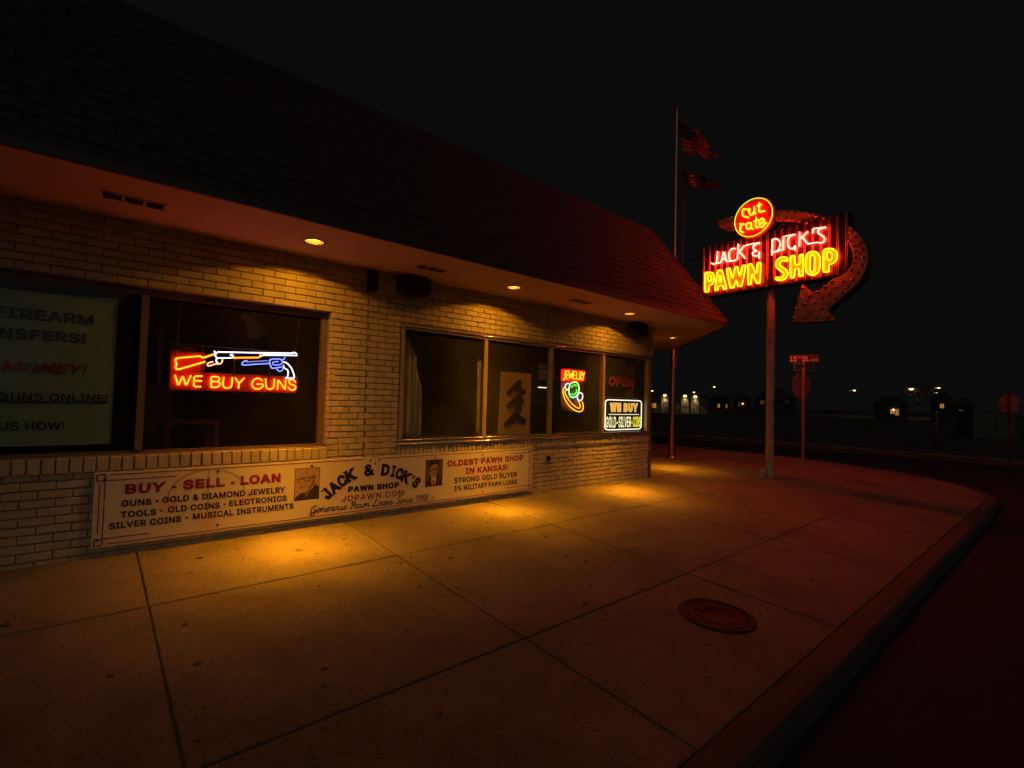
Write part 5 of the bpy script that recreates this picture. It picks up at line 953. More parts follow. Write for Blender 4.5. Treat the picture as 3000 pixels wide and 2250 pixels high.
mb = MB(); jt(mb, [(510, 612), (558, 624), (588, 690), (585, 780), (545, 860), (490, 886), (440, 870), (412, 800), (416, 700), (452, 632)], 'neon_mint', .0085, True); jt(mb, [(452, 710), (490, 672), (530, 665), (542, 688)], 'neon_green', .007); jt(mb, [(545, 740), (548, 790), (500, 835), (448, 820)], 'neon_green', .007)
mb.build('gem_tube', jn)
mb = MB(); jt(mb, [(430, 660), (390, 632), (352, 662), (350, 718), (380, 745), (405, 742)], 'neon_white', .0055); jt(mb, [(620, 800), (655, 822), (660, 880), (642, 928), (605, 950), (562, 915), (560, 860), (588, 812)], 'neon_white', .006, True, False); mb.build('small_stone_tube', jn)
mb = MB(); jt(mb, [(335, 690), (303, 760), (315, 850), (372, 980), (470, 1090), (580, 1142), (650, 1122), (668, 1050), (648, 960)], 'ring_gold', .0075); jt(mb, [(380, 755), (342, 772), (348, 830), (422, 950), (522, 1050), (595, 1082), (614, 1050), (592, 975), (570, 950)], 'ring_gold', .007); mb.build('ring_tube', jn)
mb = MB(); a, b = J6(665, 380), J6(815, 165); mb.tube([PJ.p(*a), PJ.p(*b)], .003, 'chain', 5); mb.build('chain', jn)
# ---- open sign (unlit)
PO = wallplane(.10); O6 = lambda a, b: PO.px(*gz8(a, b))
op = thing('open_sign', 'unlit OPEN sign with dull red letters on a dark oval behind the last pane', 'sign', (7.3, .1, 1.6))
mb = MB(); c = O6(1345, 590); e = O6(1575, 590); tpp = O6(1345, 400); mb.prism(PO, [circ(c[0], c[1], e[0] - c[0], 40, tpp[1] - c[1])], -.03, 0, 'open_board'); mb.build('oval_board', op)
mb = MB(); text(mb, PO, 'OPEN', None, None, 'open_red', .05, .12, w=.02, quad=(O6(1100, 680), O6(1575, 715), O6(1578, 545), O6(1118, 490))); mb.build('lettering', op)
# ---- lit box sign
PW = wallplane(.055); W6 = lambda a, b: PW.px(*gz8(a, b))
bs = thing('light_box_sign', 'lit box sign WE BUY GOLD-SILVER-COINS with white border in the last pane', 'sign', (7.2, .05, .9))
u0, v0 = W6(1033, 1490); u1, v1 = W6(1738, 905)[0], W6(1033, 888)[1]; u1 = min(u1, 7.79); v0 = .878
mb = MB(); mb.pbox(PW, u0, u1, v0, v1, -.03, -.004, 'open_board'); mb.build('face', bs)
mb = MB(); 
for r in (rect(u0, u1, v1 + .001, v1 + .018), rect(u0, u0 + .012, v0, v1), ): mb.prism(PW, [r], -.03, .006, 'aluminium')
mb.build('frame', bs)
mb = MB(); d = .035; q = bend(rect(u0 + d, u1 - d, v0 + d * .8, v1 - d), True, .10, 4); mb.tube([PW.p(u, v, 0) for u, v in q], .0095, 'led_white', 7, True); mb.build('border_tube', bs)
U = lambda f: u0 + (u1 - u0) * f
Vv = lambda f: v0 + (v1 - v0) * f
mb = MB(); text(mb, PW, 'WE BUY', (U(.145), Vv(.575)), (U(.875), Vv(.865)), 'led_rim', .075, w=-.003); text(mb, PW, 'WE BUY', (U(.15), Vv(.585)), (U(.87), Vv(.855)), 'led_amber', .05, w=-.002); mb.build('upper_lettering', bs)
mb = MB(); text(mb, PW, 'GOLD-SILVER', (U(.055), Vv(.11)), (U(.695), Vv(.44)), 'led_cream', .018, w=-.002); text(mb, PW, '-COINS', (U(.705), Vv(.11)), (U(.955), Vv(.44)), 'led_yellow', .018, w=-.002); mb.build('lower_lettering', bs)
mb = MB(); mb.tube([PW.p(U(.12), Vv(.505), 0), PW.p(U(.90), Vv(.505), 0)], .006, 'led_cream', 6); mb.build('divider_tube', bs)

# ================================================================== POLE SIGN
TH = math.radians(3.0); SN = Vector((math.cos(TH), -math.sin(TH), 0)); PO_ = Vector((10.565, -1.097, gz(-1.097)))
PF = Plane(PO_ - SN * .16 - Vector((0, 0, PO_.z)), (-math.sin(TH), -math.cos(TH), 0), (0, 0, 1))      # front face; +U runs to the street
r2 = zz(2040, 560, 4.88); r3 = zz(2300, 600, 4.607)
F2 = lambda a, b: PF.px(*r2(a, b))
F3 = lambda a, b: PF.px(*r3(a, b))
sg = thing('pole_sign', 'tall neon pawn shop sign with bulb-studded arrow and round disc on a pole', 'sign', PO_)
mb = MB(); mb.lathe(PO_, (0, 0, 1), [(.098, -.02), (.098, .05), (.092, .07), (.078, .09), (.078, 3.86)], 'pole_paint', 24); mb.build('pole', sg)
mb = MB(); mb.box(PO_.x - .19, PO_.x - .08, PO_.y + .02, PO_.y + .12, PO_.z - .01, PO_.z + .16, 'pole_paint'); mb.build('conduit_box', sg)
UL = F2(95, 1100)[0]; UR = F3(852, 500)[0]; ZT_, ZB_ = 4.978, 3.832
UC = (UL + UR) / 2
mb = MB(); mb.pbox(PF, UL, UR, ZB_, ZT_, -.32, 0, 'sign_panel'); mb.build('cabinet', sg)
PR = Plane(PF.p(2 * UC, 0, -.32), -PF.U, PF.V)          # back face, read from the other side
def both(fn, name):
    for P in (PF, PR):
        m2 = MB(); fn(m2, P); m2.build(name, sg)
def ribs(m2, P):
    n = 21
    for i in range(n):
        for o in (0, .028):
            u = UL + .012 + (UR - UL - .05) * i / (n - 1) + o; m2.tube([P.p(u, ZB_ + .004, .002), P.p(u, ZT_ - .004, .002)], .0055, 'rib_paint', 6)  # light caught on each rib's edges, put in as paler beads
both(ribs, 'rib_moulding')
# arrow bodies
top_arc = smooth2([F2(1120, 272), F2(1250, 266), F2(1400, 275), F2(1550, 296), F2(1700, 326), F2(1850, 366)]) + [F2(1962, 396)]
low_arc = [(F2(1962, 396)[0], ZT_ - .03), (F2(1570, 490)[0], ZT_ - .03)] + smooth2([F2(1565, 488), F2(1450, 458), F2(1300, 438), F2(1130, 428)])
mb = MB(); mb.prism(PF, [top_arc + low_arc], -.30, -.02, 'arrow_paint', 'arrow_side'); mb.build('arrow_arch', sg)
tail = [F2(295, 425), F2(400, 386), F2(500, 358), F2(620, 330), F2(640, 470), F2(550, 498), F2(440, 512), F2(345, 527)]
mb = MB(); mb.prism(PF, [tail[::-1]], -.30, -.02, 'arrow_paint', 'arrow_paint'); mb.build('arrow_tail', sg)
hk_o = smooth2([F3(*p) for p in ((860, 290), (920, 330), (1000, 410), (1060, 490), (1100, 570), (1120, 660), (1115, 760), (1090, 860), (1050, 950), (990, 1040), (900, 1130), (800, 1220), (690, 1310), (575, 1418))])
hk_h = [F3(*p) for p in ((695, 1562), (100, 1583), (240, 1072), (375, 1190))]
hk_i = smooth2([F3(*p) for p in ((375, 1190), (480, 1137), (560, 1085), (640, 1010), (720, 975), (800, 930), (865, 870), (905, 800), (922, 740), (922, 670), (902, 605), (862, 550))])[1:]
mb = MB(); mb.prism(PF, [hk_o + hk_h + hk_i], -.30, .012, 'arrow_paint', 'arrow_side'); mb.build('arrow_head', sg)
mb = MB()
bul2 = [(1205, 300), (1310, 305), (1412, 315), (1512, 325), (1618, 340), (1720, 360), (1828, 385), (1175, 390), (1280, 395), (1385, 408), (1480, 428), (1582, 452), (325, 432), (420, 402), (515, 375), (360, 492), (442, 465), (515, 447)]
bul3 = [(900, 370), (970, 440), (1020, 520), (890, 495), (935, 565), (1055, 610), (950, 635), (955, 715), (1070, 715), (940, 795), (1045, 820), (900, 885), (990, 920), (790, 1040), (930, 1015), (640, 1050), (550, 1120), (705, 1120), (855, 1105), (450, 1185), (615, 1195), (775, 1190), (250, 1130), (340, 1230), (520, 1255), (690, 1268), (215, 1265), (420, 1320), (595, 1340), (285, 1345), (175, 1410), (505, 1410), (365, 1445), (140, 1540), (275, 1530), (435, 1525), (600, 1520)]
proto = None; sproto = None; protos = None
for i, (u, v) in enumerate([F2(*p) for p in bul2] + [F3(*p) for p in bul3]):
    wv = -.02 if i < len(bul2) else .012
    if proto is None:
        m2 = MB(); m2.lathe((0, 0, 0), -SN, [(.017, .012), (.026, .028), (.029, .045), (.024, .062), (.012, .072), (.0001, .074)], 'bulb_glass', 12); m2.lathe((0, 0, 0), -SN, [(.024, 0), (.024, .010), (.017, .012)], 'socket', 12)
        proto = m2.build('bulb', sg); o = proto
    else: o = proto.copy(); COL.objects.link(o); o.parent = sg
    o.matrix_parent_inverse = Matrix.Identity(4); o.location = PF.p(u, v, wv) - PO_
# cut rate disc
cu, cv, cr = (lambda c: (c[0], c[1]))(F2(828, 388)) + (.40,)
cu = -.276; cv = 5.331; cr = .40
mb = MB(); mb.prism(PF, [circ(cu, cv, cr + .022, 56)], -.30, .050, 'disc_red', 'disc_side'); mb.build('disc', sg)
def disc_tubes(m2, P):
    s = 1 if P is PF else -1
    c = cu if P is PF else 2 * UC - cu
    f = (lambda a, b: F2(a, b)) if P is PF else (lambda a, b: (lambda q: (c + (q[0] - cu), q[1]))(F2(a, b)))
    def tb(pts, m, r=.0075, cl=False, back=True):
        q = smooth2([f(*p) for p in pts], cl, 5); m2.tube([P.p(u, v, .085) for u, v in q], r, m, 6, cl)
        if back: ribbon(m2, P, [(u + .012, v - .006) for u, v in q], .040, .0505, .054, 'letter_yellow_2')
    for pts in ([(762, 288), (735, 268), (700, 270), (683, 310), (685, 355), (710, 380), (745, 375), (770, 400)], [(783, 252), (780, 320), (798, 350), (828, 340), (850, 300), (855, 232), (856, 310), (872, 345)], [(926, 178), (918, 285), (935, 312), (985, 295), (1005, 300)], [(888, 226), (960, 205)],
                [(640, 488), (662, 478), (650, 560), (660, 590), (702, 600)], [(655, 510), (690, 476), (714, 490)], [(798, 462), (758, 470), (738, 510), (746, 548), (772, 555), (800, 530), (812, 458), (812, 530), (834, 556)], [(882, 385), (872, 510), (886, 536), (912, 520)], [(842, 445), (922, 425)],
                [(925, 490), (980, 456), (985, 415), (960, 400), (935, 430), (925, 480), (940, 520), (975, 520), (1010, 466), (1032, 470)]): tb(pts, 'neon_gold')
    m2.tube([P.p(c + cr * math.cos(a / 60 * 2 * math.pi) * .985, cv + cr * .985 * math.sin(a / 60 * 2 * math.pi), .075 if P is PF else -.012) for a in range(60)], .0075, 'neon_lime', 6, True)
both(disc_tubes, 'disc_lettering')
def name_tubes(m2, P, first=True):
    f = F2 if P is PF else (lambda a, b: F2(a, b))
    for pts, cv_, bk in (([(325, 870), (318, 940), (310, 1010), (290, 1045), (255, 1050), (232, 1030)], 1, 1), ([(290, 1042), (370, 1030)], 0, 0), ([(370, 1030), (412, 860), (450, 1015)], 0, 1), ([(385, 985), (440, 975)], 0, 1), ([(450, 1016), (520, 1005)], 0, 0),
                     ([(580, 830), (530, 832), (490, 880), (485, 950), (510, 1000), (560, 1000), (585, 985)], 1, 1), ([(618, 765), (605, 985)], 0, 1), ([(690, 798), (625, 890)], 0, 1), ([(640, 880), (715, 970)], 0, 1), ([(690, 796), (810, 765), (925, 745)], 0, 0),
                     ([(925, 750), (870, 765), (832, 800), (842, 845), (882, 860), (842, 872), (822, 905), (845, 935), (890, 930), (915, 905), (920, 870)], 1, 1), ([(915, 905), (915, 970)], 0, 1), ([(1105, 700), (1100, 925)], 0, 1), ([(1105, 705), (1160, 690), (1208, 730), (1212, 800), (1180, 858), (1120, 880)], 1, 1), ([(1120, 880), (1250, 850)], 0, 0),
                     ([(1262, 665), (1262, 850)], 0, 1), ([(1262, 665), (1350, 640)], 0, 0), ([(1430, 630), (1370, 642), (1330, 690), (1322, 760), (1345, 820), (1398, 830), (1430, 790), (1430, 860)], 1, 1), ([(1495, 595), (1490, 800)], 0, 1), ([(1612, 585), (1500, 692)], 0, 1), ([(1530, 670), (1610, 765)], 0, 1), ([(1610, 765), (1760, 740)], 0, 0),
                     ([(1700, 545), (1682, 560), (1680, 612)], 0, 1), ([(1690, 548), (1870, 525)], 0, 0), ([(1870, 530), (1800, 540), (1757, 572), (1762, 612), (1820, 650), (1850, 690), (1830, 738), (1770, 750)], 1, 1)):
        if (pts[0][0] < 1000) != first: continue
        q = [f(*p) for p in pts]
        q = smooth2(q, False, 5) if cv_ else bend(q, False, .2)
        m2.tube([P.p(u, v, .062) for u, v in q], .0072, 'neon_rose', 6)
        if bk: ribbon(m2, P, [(u + .004, v + .002) for u, v in q], .038, .010, .016, 'letter_pale')
both(name_tubes, 'name_lettering'); both(lambda m2, P: name_tubes(m2, P, False), 'name_lettering')
PAWN = [([(140, 1175), (185, 1165), (250, 1170), (275, 1210), (275, 1280), (250, 1335), (205, 1350), (195, 1440), (135, 1448)], [(185, 1210), (225, 1215), (230, 1280), (190, 1300)], F2, 0),
        ([(318, 1140), (385, 1133), (455, 1400), (405, 1412), (392, 1350), (335, 1365), (328, 1418), (280, 1428)], [(345, 1310), (354, 1205), (375, 1297)], F2, 0),
        ([(445, 1115), (500, 1105), (530, 1260), (570, 1090), (610, 1083), (630, 1230), (675, 1070), (730, 1065), (670, 1360), (610, 1370), (585, 1270), (555, 1385), (500, 1392)], None, F2, 0),
        ([(755, 1055), (810, 1045), (870, 1190), (890, 1030), (940, 1025), (930, 1315), (880, 1325), (810, 1180), (805, 1335), (755, 1345)], None, F2, 0),
        ([(1320, 965), (1315, 1010), (1250, 1000), (1215, 1030), (1215, 1065), (1260, 1100), (1310, 1140), (1325, 1190), (1300, 1250), (1240, 1280), (1165, 1275), (1150, 1240), (1220, 1240), (1260, 1215), (1265, 1185), (1225, 1150), (1170, 1105), (1150, 1060), (1165, 1000), (1210, 960), (1270, 950)], None, F2, 1),
        ([(1360, 935), (1425, 925), (1425, 1060), (1490, 1050), (1490, 918), (1545, 910), (1545, 1215), (1480, 1228), (1480, 1110), (1425, 1120), (1420, 1240), (1360, 1248)], None, F2, 0),
        ([(1680, 870), (1740, 885), (1780, 940), (1785, 1020), (1782, 1100), (1755, 1170), (1700, 1205), (1640, 1200), (1590, 1165), (1575, 1100), (1575, 1020), (1578, 960), (1610, 895)], [(1678, 915), (1704, 945), (1704, 1040), (1700, 1130), (1670, 1165), (1645, 1130), (1645, 1040), (1650, 945)], F2, 1),
        ([(530, 615), (600, 597), (660, 600), (710, 640), (722, 700), (700, 770), (650, 805), (610, 810), (605, 912), (530, 918)], [(582, 645), (630, 650), (648, 700), (640, 740), (590, 760)], F3, 0)]
def word_tubes(m2, P, part=PAWN):
    for outer_, hole, f, cv_ in part:
        lo = [[f(*p) for p in outer_]] + ([[f(*p) for p in hole]] if hole else [])
        lo = [smooth2(l, True, 4) if cv_ else bend(l, True, .16) for l in lo]
        face = []
        for l in lo:
            face.append([(u, v) for u, v in l])
        if (sum(a[0] * b[1] - b[0] * a[1] for a, b in zip(face[0], face[0][1:] + face[0][:1]))) < 0: face = [l[::-1] for l in face]
        m2.prism(P, face, .008, .030, 'letter_yellow', 'socket', back=False)
        for l in lo: m2.tube([P.p(u, v, .052) for u, v in l], .0068, 'neon_amber', 6, True)
        u, v = lo[0][0]; um = sum(q[0] for q in lo[0]) / len(lo[0]); vm = min(q[1] for q in lo[0])
        for k in range(3): m2.lathe(P.p(um + (k - 1) * .03, vm + .10 + .025 * k, .030), P.N, [(.007, 0), (.007, .022), (.0001, .024)], 'insulator', 8)
both(lambda m2, P: word_tubes(m2, P, PAWN[:4] if P is PF else PAWN[4:]), 'word_lettering'); both(lambda m2, P: word_tubes(m2, P, PAWN[4:] if P is PF else PAWN[:4]), 'word_lettering')
mb = MB(); a, b = F2(1190, 455), F2(1090, 612); mb.tube([PF.p(*a, -.2), PF.p(b[0], ZT_ - .01, -.2)], .02, 'arrow_side', 8); mb.build('strut', sg)
# feed cable between flagpole side and sign
FP = Vector((11.545, 1.73, 0))
c0 = Vector((11.545, 1.70, 5.25)); c1 = PF.p(UL, 4.86, -.1); mb = MB()
pts = [c0.lerp(c1, t / 12) + Vector((0, 0, -.10 * math.sin(math.pi * t / 12))) for t in range(13)]; mb.tube(pts, .012, 'cable', 6); mb.tube([pts[11], pts[11] + Vector((-.02, -.06, -.14)), pts[11] + Vector((-.03, -.1, -.26))], .009, 'cable', 6); mb.tube([pts[10], pts[11] + Vector((0, -.08, .16))], .008, 'cable', 6)
tag(mb.build('cable'), 'thin cable slung from the flagpole to the neon pole sign', 'cable')

# ================================================================== FLAGPOLE AND FLAGS
fp = thing('flagpole', 'tall metal flagpole behind the shop corner with a red glint down it', 'flagpole', FP)
mb = MB(); mb.lathe(FP, (0, 0, 1), [(.072, 0), (.070, 2.8), (.058, 5.2), (.038, 9.1), (.034, 9.18)], 'flagpole_metal', 28); mb.build('pole', fp)
mb = MB(); mb.lathe(FP, (0, 0, 1), [(.16, .0), (.155, .02), (.11, .05), (.085, .07)], 'flagpole_metal', 28); mb.build('base_collar', fp)
mb = MB(); mb.blob((FP.x, FP.y, 9.27), .055, 'flagpole_metal', 3); mb.lathe(FP, (0, 0, 1), [(.02, 9.17), (.02, 9.23)], 'flagpole_metal', 12); mb.build('finial', fp)
mb = MB(); hx, hy = FP.x + .10, FP.y - .15
mb.tube([(FP.x + .03, FP.y - .04, 9.12), (hx, hy, 8.9), (hx + .03, hy - .02, 6.0), (hx - .02, hy, 3.2), (FP.x + .02, FP.y - .085, 2.35), (FP.x - .04, FP.y - .085, 2.2)], .007, 'cable', 6); mb.build('halyard', fp)
mb = MB(); mb.tube([(FP.x - .09, FP.y - .04, 2.30), (FP.x - .02, FP.y - .095, 2.32)], .018, 'galvanised', 8); mb.tube([(FP.x - .05, FP.y - .09, 2.2), (FP.x - .08, FP.y - .10, 2.45), (FP.x - .03, FP.y - .10, 2.6)], .008, 'cable', 6); mb.build('cleat', fp)
def cloth(name, label, top, L, H, dz, matfn, amp, seed):
    random.seed(seed); d = Vector((.50, -.86, 0)); nrm = Vector((.86, .5, 0)); nu, nv = 44, 26; vs = []; fs = []; ms = []
    for i in range(nu + 1):
        s = i / nu
        for j in range(nv + 1):
            r = j / nv
            droop = dz * s ** 1.3 + .10 * math.sin(s * 9 + r * 2) * s
            w = amp * s ** .8 * (math.sin(s * 11 + r * 3.1 + seed) + .6 * math.sin(s * 23 - r * 6 + seed * 2) + .35 * math.sin(r * 17 + s * 9))
            hh = H * (1 - .30 * s * (1 - .5 * math.sin(s * 6)))
            vs.append(top + d * (L * s * (1 - .1 * math.sin(r * 4))) + nrm * w + Vector((.04 * r * 2, -.08 * r, -droop - hh * r)))
    m2 = MB()
    for mname in ('flag_red', 'flag_white', 'flag_blue'): m2.mi(mname)
    for i in range(nu):
        for j in range(nv): m2.add([], [], 'flag_red'); m2.f.append((i * (nv + 1) + j, (i + 1) * (nv + 1) + j, (i + 1) * (nv + 1) + j + 1, i * (nv + 1) + j + 1)); m2.m.append(m2.mi(matfn((i + .5) / nu, (j + .5) / nv))); m2.sm.append(True)
    m2.v = [tuple(v) for v in vs]; o = m2.build(name); sol = o.modifiers.new('thickness', 'SOLIDIFY'); sol.thickness = .004; return tag(o, label, 'flag', 'flags on the flagpole')
ft = pt_range(*zz(1900, 250, 2.37)(205, 250), math.hypot(FP.x, FP.y - CAM.y))
cloth('flag', 'upper flag, striped and crumpled, hanging limp high on the pole', ft, .86, .84, .70, lambda s, r: 'flag_blue' if (s < .4 and r < .54) else ('flag_red' if int(r * 13) % 2 == 0 else 'flag_white'), .085, 3)
ft2 = pt_range(*zz(1900, 250, 2.37)(228, 600), math.hypot(FP.x, FP.y - CAM.y))
cloth('flag', 'lower flag, dark and half furled below the striped one', ft2, .95, .45, .35, lambda s, r: 'flag_white' if (.18 < s < .34 and int(r * 9) % 2) else 'flag_blue', .07, 8)
random.seed(21)

# ================================================================== STREET SIGN AND STOP SIGN (seen from behind)
SB = Vector((13.888, -.6, gz(-.6)))
ss = thing('street_sign', 'thin street-name post with a stop sign seen from behind', 'street sign', SB)
mb = MB()
P = Plane(SB, (.25, -.97, 0), (0, 0, 1)); 
for k in range(36): pass
mb.box(SB.x - .028, SB.x + .028, SB.y - .028, SB.y + .028, SB.z - .05, 2.36, 'post_metal')
mb.build('post', ss)
mb = MB()
for k in range(44):
    zq = SB.z + .1 + k * .05
    mb.lathe((SB.x - .0285, SB.y, zq), (-1, 0, 0), [(.008, 0), (.008, .0012), (.0001, .0012)], 'black_plastic', 8)
mb.build('post_holes', ss)
def blade(nz_, az, w, h, zc, body, m, ml, bold=.02):
    U_ = Vector((math.sin(az), -math.cos(az), 0)); P = Plane(SB + Vector((0, 0, zc - SB.z)), U_, (0, 0, 1)); m2 = MB()
    m2.prism(P, [bend(rect(-w / 2, w / 2, -h / 2, h / 2), True, .08)], -.004, .004, m); o = m2.build('name_blade', ss)
    return P, o
az = math.radians(18.5)
P, o = blade(0, az, .66, .205, 2.645, '', 'sign_green', 'sign_white')
m2 = MB(); text(m2, P, '15', (-.31, -.075), (-.155, .07), 'sign_white', .02, w=.0055); text(m2, P, 'TH', (-.145, .0), (-.06, .065), 'sign_white', .01, w=.0055); text(m2, P, 'St.', (-.045, -.075), (.125, .075), 'sign_white', .02, w=.0055); text(m2, P, '100W', (.15, -.072), (.31, -.01), 'sign_white', .01, w=.0055); m2.build('lettering', o)
P, o = blade(0, math.radians(58), .60, .20, 2.425, '', 'sign_green', 'sign_white')
m2 = MB(); m2.prism(P, [rect(-.285, .285, -.085, .085)], .0045, .0055, 'sign_white'); m2.prism(P, [rect(-.278, .278, -.078, .078)], .0058, .0064, 'sign_green'); m2.build('border', o)
m2 = MB(); m2.box(SB.x - .05, SB.x + .05, SB.y - .05, SB.y + .05, 2.361, 2.40, 'galvanised'); m2.box(SB.x - .012, SB.x + .012, SB.y - .012, SB.y + .012, 2.401, 2.56, 'galvanised'); m2.build('bracket', ss)
U_ = Vector((math.sin(math.radians(72)), -math.cos(math.radians(72)), 0)); P = Plane((SB.x + .02, SB.y + .055, 1.96), U_, (0, 0, 1))
m2 = MB(); m2.prism(P, [[(.375 * math.cos(math.radians(22.5 + 45 * i)), .375 * math.sin(math.radians(22.5 + 45 * i))) for i in range(8)]], -.004, 0, 'sign_back'); m2.build('stop_plate', ss)

# ================================================================== ACROSS THE STREET
def polar(px, py, r): return pt_range(px, py, r)
zr = zz(2380, 1080, 3.568); z6 = zz(1880, 1080, 4.424)
c = polar(*zr(2055, 300), 20.8)
ws = thing('warning_sign', 'back of a five-sided road sign with a plate below it at far right', 'road sign', (c.x, c.y, -.3))
d = Vector((c.x - CAM.x, c.y - CAM.y, 0)).normalized(); P = Plane((c.x, c.y, 0), (d.y, -d.x, 0), (0, 0, 1))
Zs = lambda a, b: P.px(*zr(a, b))
mb = MB(); mb.prism(P, [[Zs(1950, 388), Zs(2165, 388), Zs(2165, 312), Zs(2058, 245), Zs(1945, 315)]], -.004, 0, 'sign_back'); mb.build('pentagon_plate', ws)
mb = MB(); mb.prism(P, [[Zs(1972, 455), Zs(2150, 457), Zs(2150, 396), Zs(1972, 396)]], -.004, 0, 'sign_back'); mb.build('lower_plate', ws)
mb = MB(); q = Zs(2056, 250); mb.pbox(P, q[0] - .03, q[0] + .03, -.40, q[1] + .02, .001, .05, 'dark_metal'); mb.build('post', ws)
# goal-like frame on the grass
pl = Plane(polar(*zr(445, 640), 41), (CR.x, CR.y, 0), (0, 0, 1)); Zf = lambda a, b: pl.px(*zr(a, b))
gf = thing('pipe_frame', 'plain pipe frame like a goal standing on the dark lot', 'frame', pl.p(*Zf(445, 660)))
for a in (328, 558):
    u, v = Zf(a, 420); mb = MB(); mb.tube([pl.p(u, -.3), pl.p(u, v)], .05, 'cabinet_paint', 8); mb.build('upright', gf)
mb = MB(); mb.tube([pl.p(*Zf(320, 418)), pl.p(*Zf(385, 400)), pl.p(*Zf(390, 416)), pl.p(*Zf(565, 424))], .05, 'cabinet_paint', 8); mb.build('crossbar', gf)
p = polar(*zr(1297, 700), 29); o = MB(); o.tube([(p.x, p.y, -.3), (p.x, p.y, 1.36)], .05, 'cabinet_paint', 10); o.lathe((p.x, p.y, 0), (0, 0, 1), [(.06, 1.34), (.06, 1.38), (.0001, 1.40)], 'galvanised', 10); tag(o.build('marker_post'), 'thin bare metal post standing on the dark lot at right', 'post')
p = polar(*zr(1825, 680), 43); t = thing('utility_cabinet', 'pale ribbed metal cabinet on the dark lot left of the five-sided sign', 'cabinet', (p.x, p.y, -.3))
P = Plane((p.x, p.y, 0), (CR.x, CR.y, 0), (0, 0, 1)); mb = MB(); mb.pbox(P, -.9, 1.9, -.3, 1.42, -1.2, 0, 'cabinet_paint'); mb.build('body', t)
for k in range(2): mb = MB(); mb.pbox(P, -.86 + 1.4 * k, .45 + 1.4 * k, -.2, 1.35, .001, .03, 'cabinet_paint'); mb.build('door', t)
mb = MB(); mb.pbox(P, -.96, 1.96, 1.421, 1.47, -1.25, .06, 'cabinet_paint'); mb.build('roof', t)

def house(label, px0, px1, pyt, r, wins, wall='far_wall_2', roofh=1.4, cat='house', depth=9, flat=False, group='houses beyond the lot'):
    """house whose front spans photo columns px0..px1 at range r, eaves at photo row pyt"""
    ym = 1192; a = polar(px0, pyt, r); b = polar(px1, pyt, r); zt_ = a.z; zt_ = (a.z + b.z) / 2
    u = Vector((b.x - a.x, b.y - a.y, 0)); Lh = u.length; P = Plane((a.x, a.y, 0), u, (0, 0, 1)); t = thing('house' if not flat else 'brick_building', label, cat, (a.x, a.y, -.3), group)
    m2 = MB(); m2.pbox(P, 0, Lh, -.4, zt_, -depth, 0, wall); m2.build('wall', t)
    m2 = MB()
    if flat: m2.pbox(P, -.3, Lh + .3, zt_ + .002, zt_ + .35, -depth - .3, .3, 'far_roof')
    else:
        v = [P.p(-.4, zt_ + .005, .4), P.p(Lh + .4, zt_ + .005, .4), P.p(Lh + .4, zt_ + .005, -depth - .4), P.p(-.4, zt_ + .005, -depth - .4), P.p(Lh * .3, zt_ + roofh, -depth / 2), P.p(Lh * .7, zt_ + roofh, -depth / 2)]
        m2.add(v, [(0, 1, 5, 4), (1, 2, 5), (2, 3, 4, 5), (3, 0, 4), (3, 2, 1, 0)], 'far_roof')
    m2.build('roof', t)
    for (x0, y0, x1, y1, m) in wins:
        p, q = P.px(x0, y1), P.px(x1, y0)
        m2 = MB(); fw = .09; o_ = [(p[0] - fw, p[1] - fw), (q[0] + fw, p[1] - fw), (q[0] + fw, q[1] + fw), (p[0] - fw, q[1] + fw)]
        m2.prism(P, [o_, rect(p[0], q[0], p[1], q[1])], .002, .08, 'far_frame'); uu = (p[0] + q[0]) / 2; m2.pbox(P, uu - .03, uu + .03, p[1], q[1], .012, .05, 'far_frame'); fr = m2.build('window', t)
        m2 = MB(); m2.pbox(P, p[0], q[0], p[1], q[1], .001, .010, m); m2.build('pane', fr)
    return t, P
def W6b(a, b, c_, d, m): x0, y0 = z6(a, b); x1, y1 = z6(c_, d); return (x0, y0, x1, y1, m)
def WR(a, b, c_, d, m): x0, y0 = zr(a, b); x1, y1 = zr(c_, d); return (x0, y0, x1, y1, m)
t, P = house('long low flat-roofed brick building beyond the lot with lit stone piers', 1880, 2073, 1161, 105, [W6b(112, 448, 133, 508, 'window_red'), W6b(145, 448, 186, 508, 'window_lit')], 'far_wall', cat='building', flat=True, group='buildings beyond the lot')
for i, (a, b) in enumerate([(300, 350), (560, 358), (692, 366)]):
    u, v = P.px(*z6(a, 400)); vt_ = P.px(*z6(a, b))[1]
    m2 = MB(); n_ = 15
    for k in range(n_):
        for s in range(3):
            w_ = random.uniform(.46, .6); m2.pbox(P, u - .75 + s * .5 + random.uniform(0, .04), u - .75 + s * .5 + .46, -.3 + k * .235, -.3 + k * .235 + .20, .01, .16 + random.uniform(-.04, .05), 'stone_pier')
    m2.build('stone_pier', t)
    m2 = MB(); m2.pbox(P, u - .25, u + .25, vt_ - .10, vt_ + .22, .24, .48, 'sconce_glow'); sc = m2.build('wall_lamp', t)
    ld = bpy.data.lights.new('lamp_light', 'SPOT'); ld.energy = 170; ld.color = (1, .68, .25); ld.spot_size = math.radians(95); ld.spot_blend = .6; ld.shadow_soft_size = .1
    lo = bpy.data.objects.new('lamp_light', ld); COL.objects.link(lo); lo.location = P.p(u, vt_ - .12, .5) - t.location; lo.parent = t
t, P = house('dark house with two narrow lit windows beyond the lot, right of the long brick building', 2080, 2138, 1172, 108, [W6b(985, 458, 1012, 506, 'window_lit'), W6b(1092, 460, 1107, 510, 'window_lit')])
t, P = house('dark house with one porch lamp, left of the sign pole', 2150, 2200, 1173, 112, [W6b(1250, 440, 1272, 490, 'window_dim')])
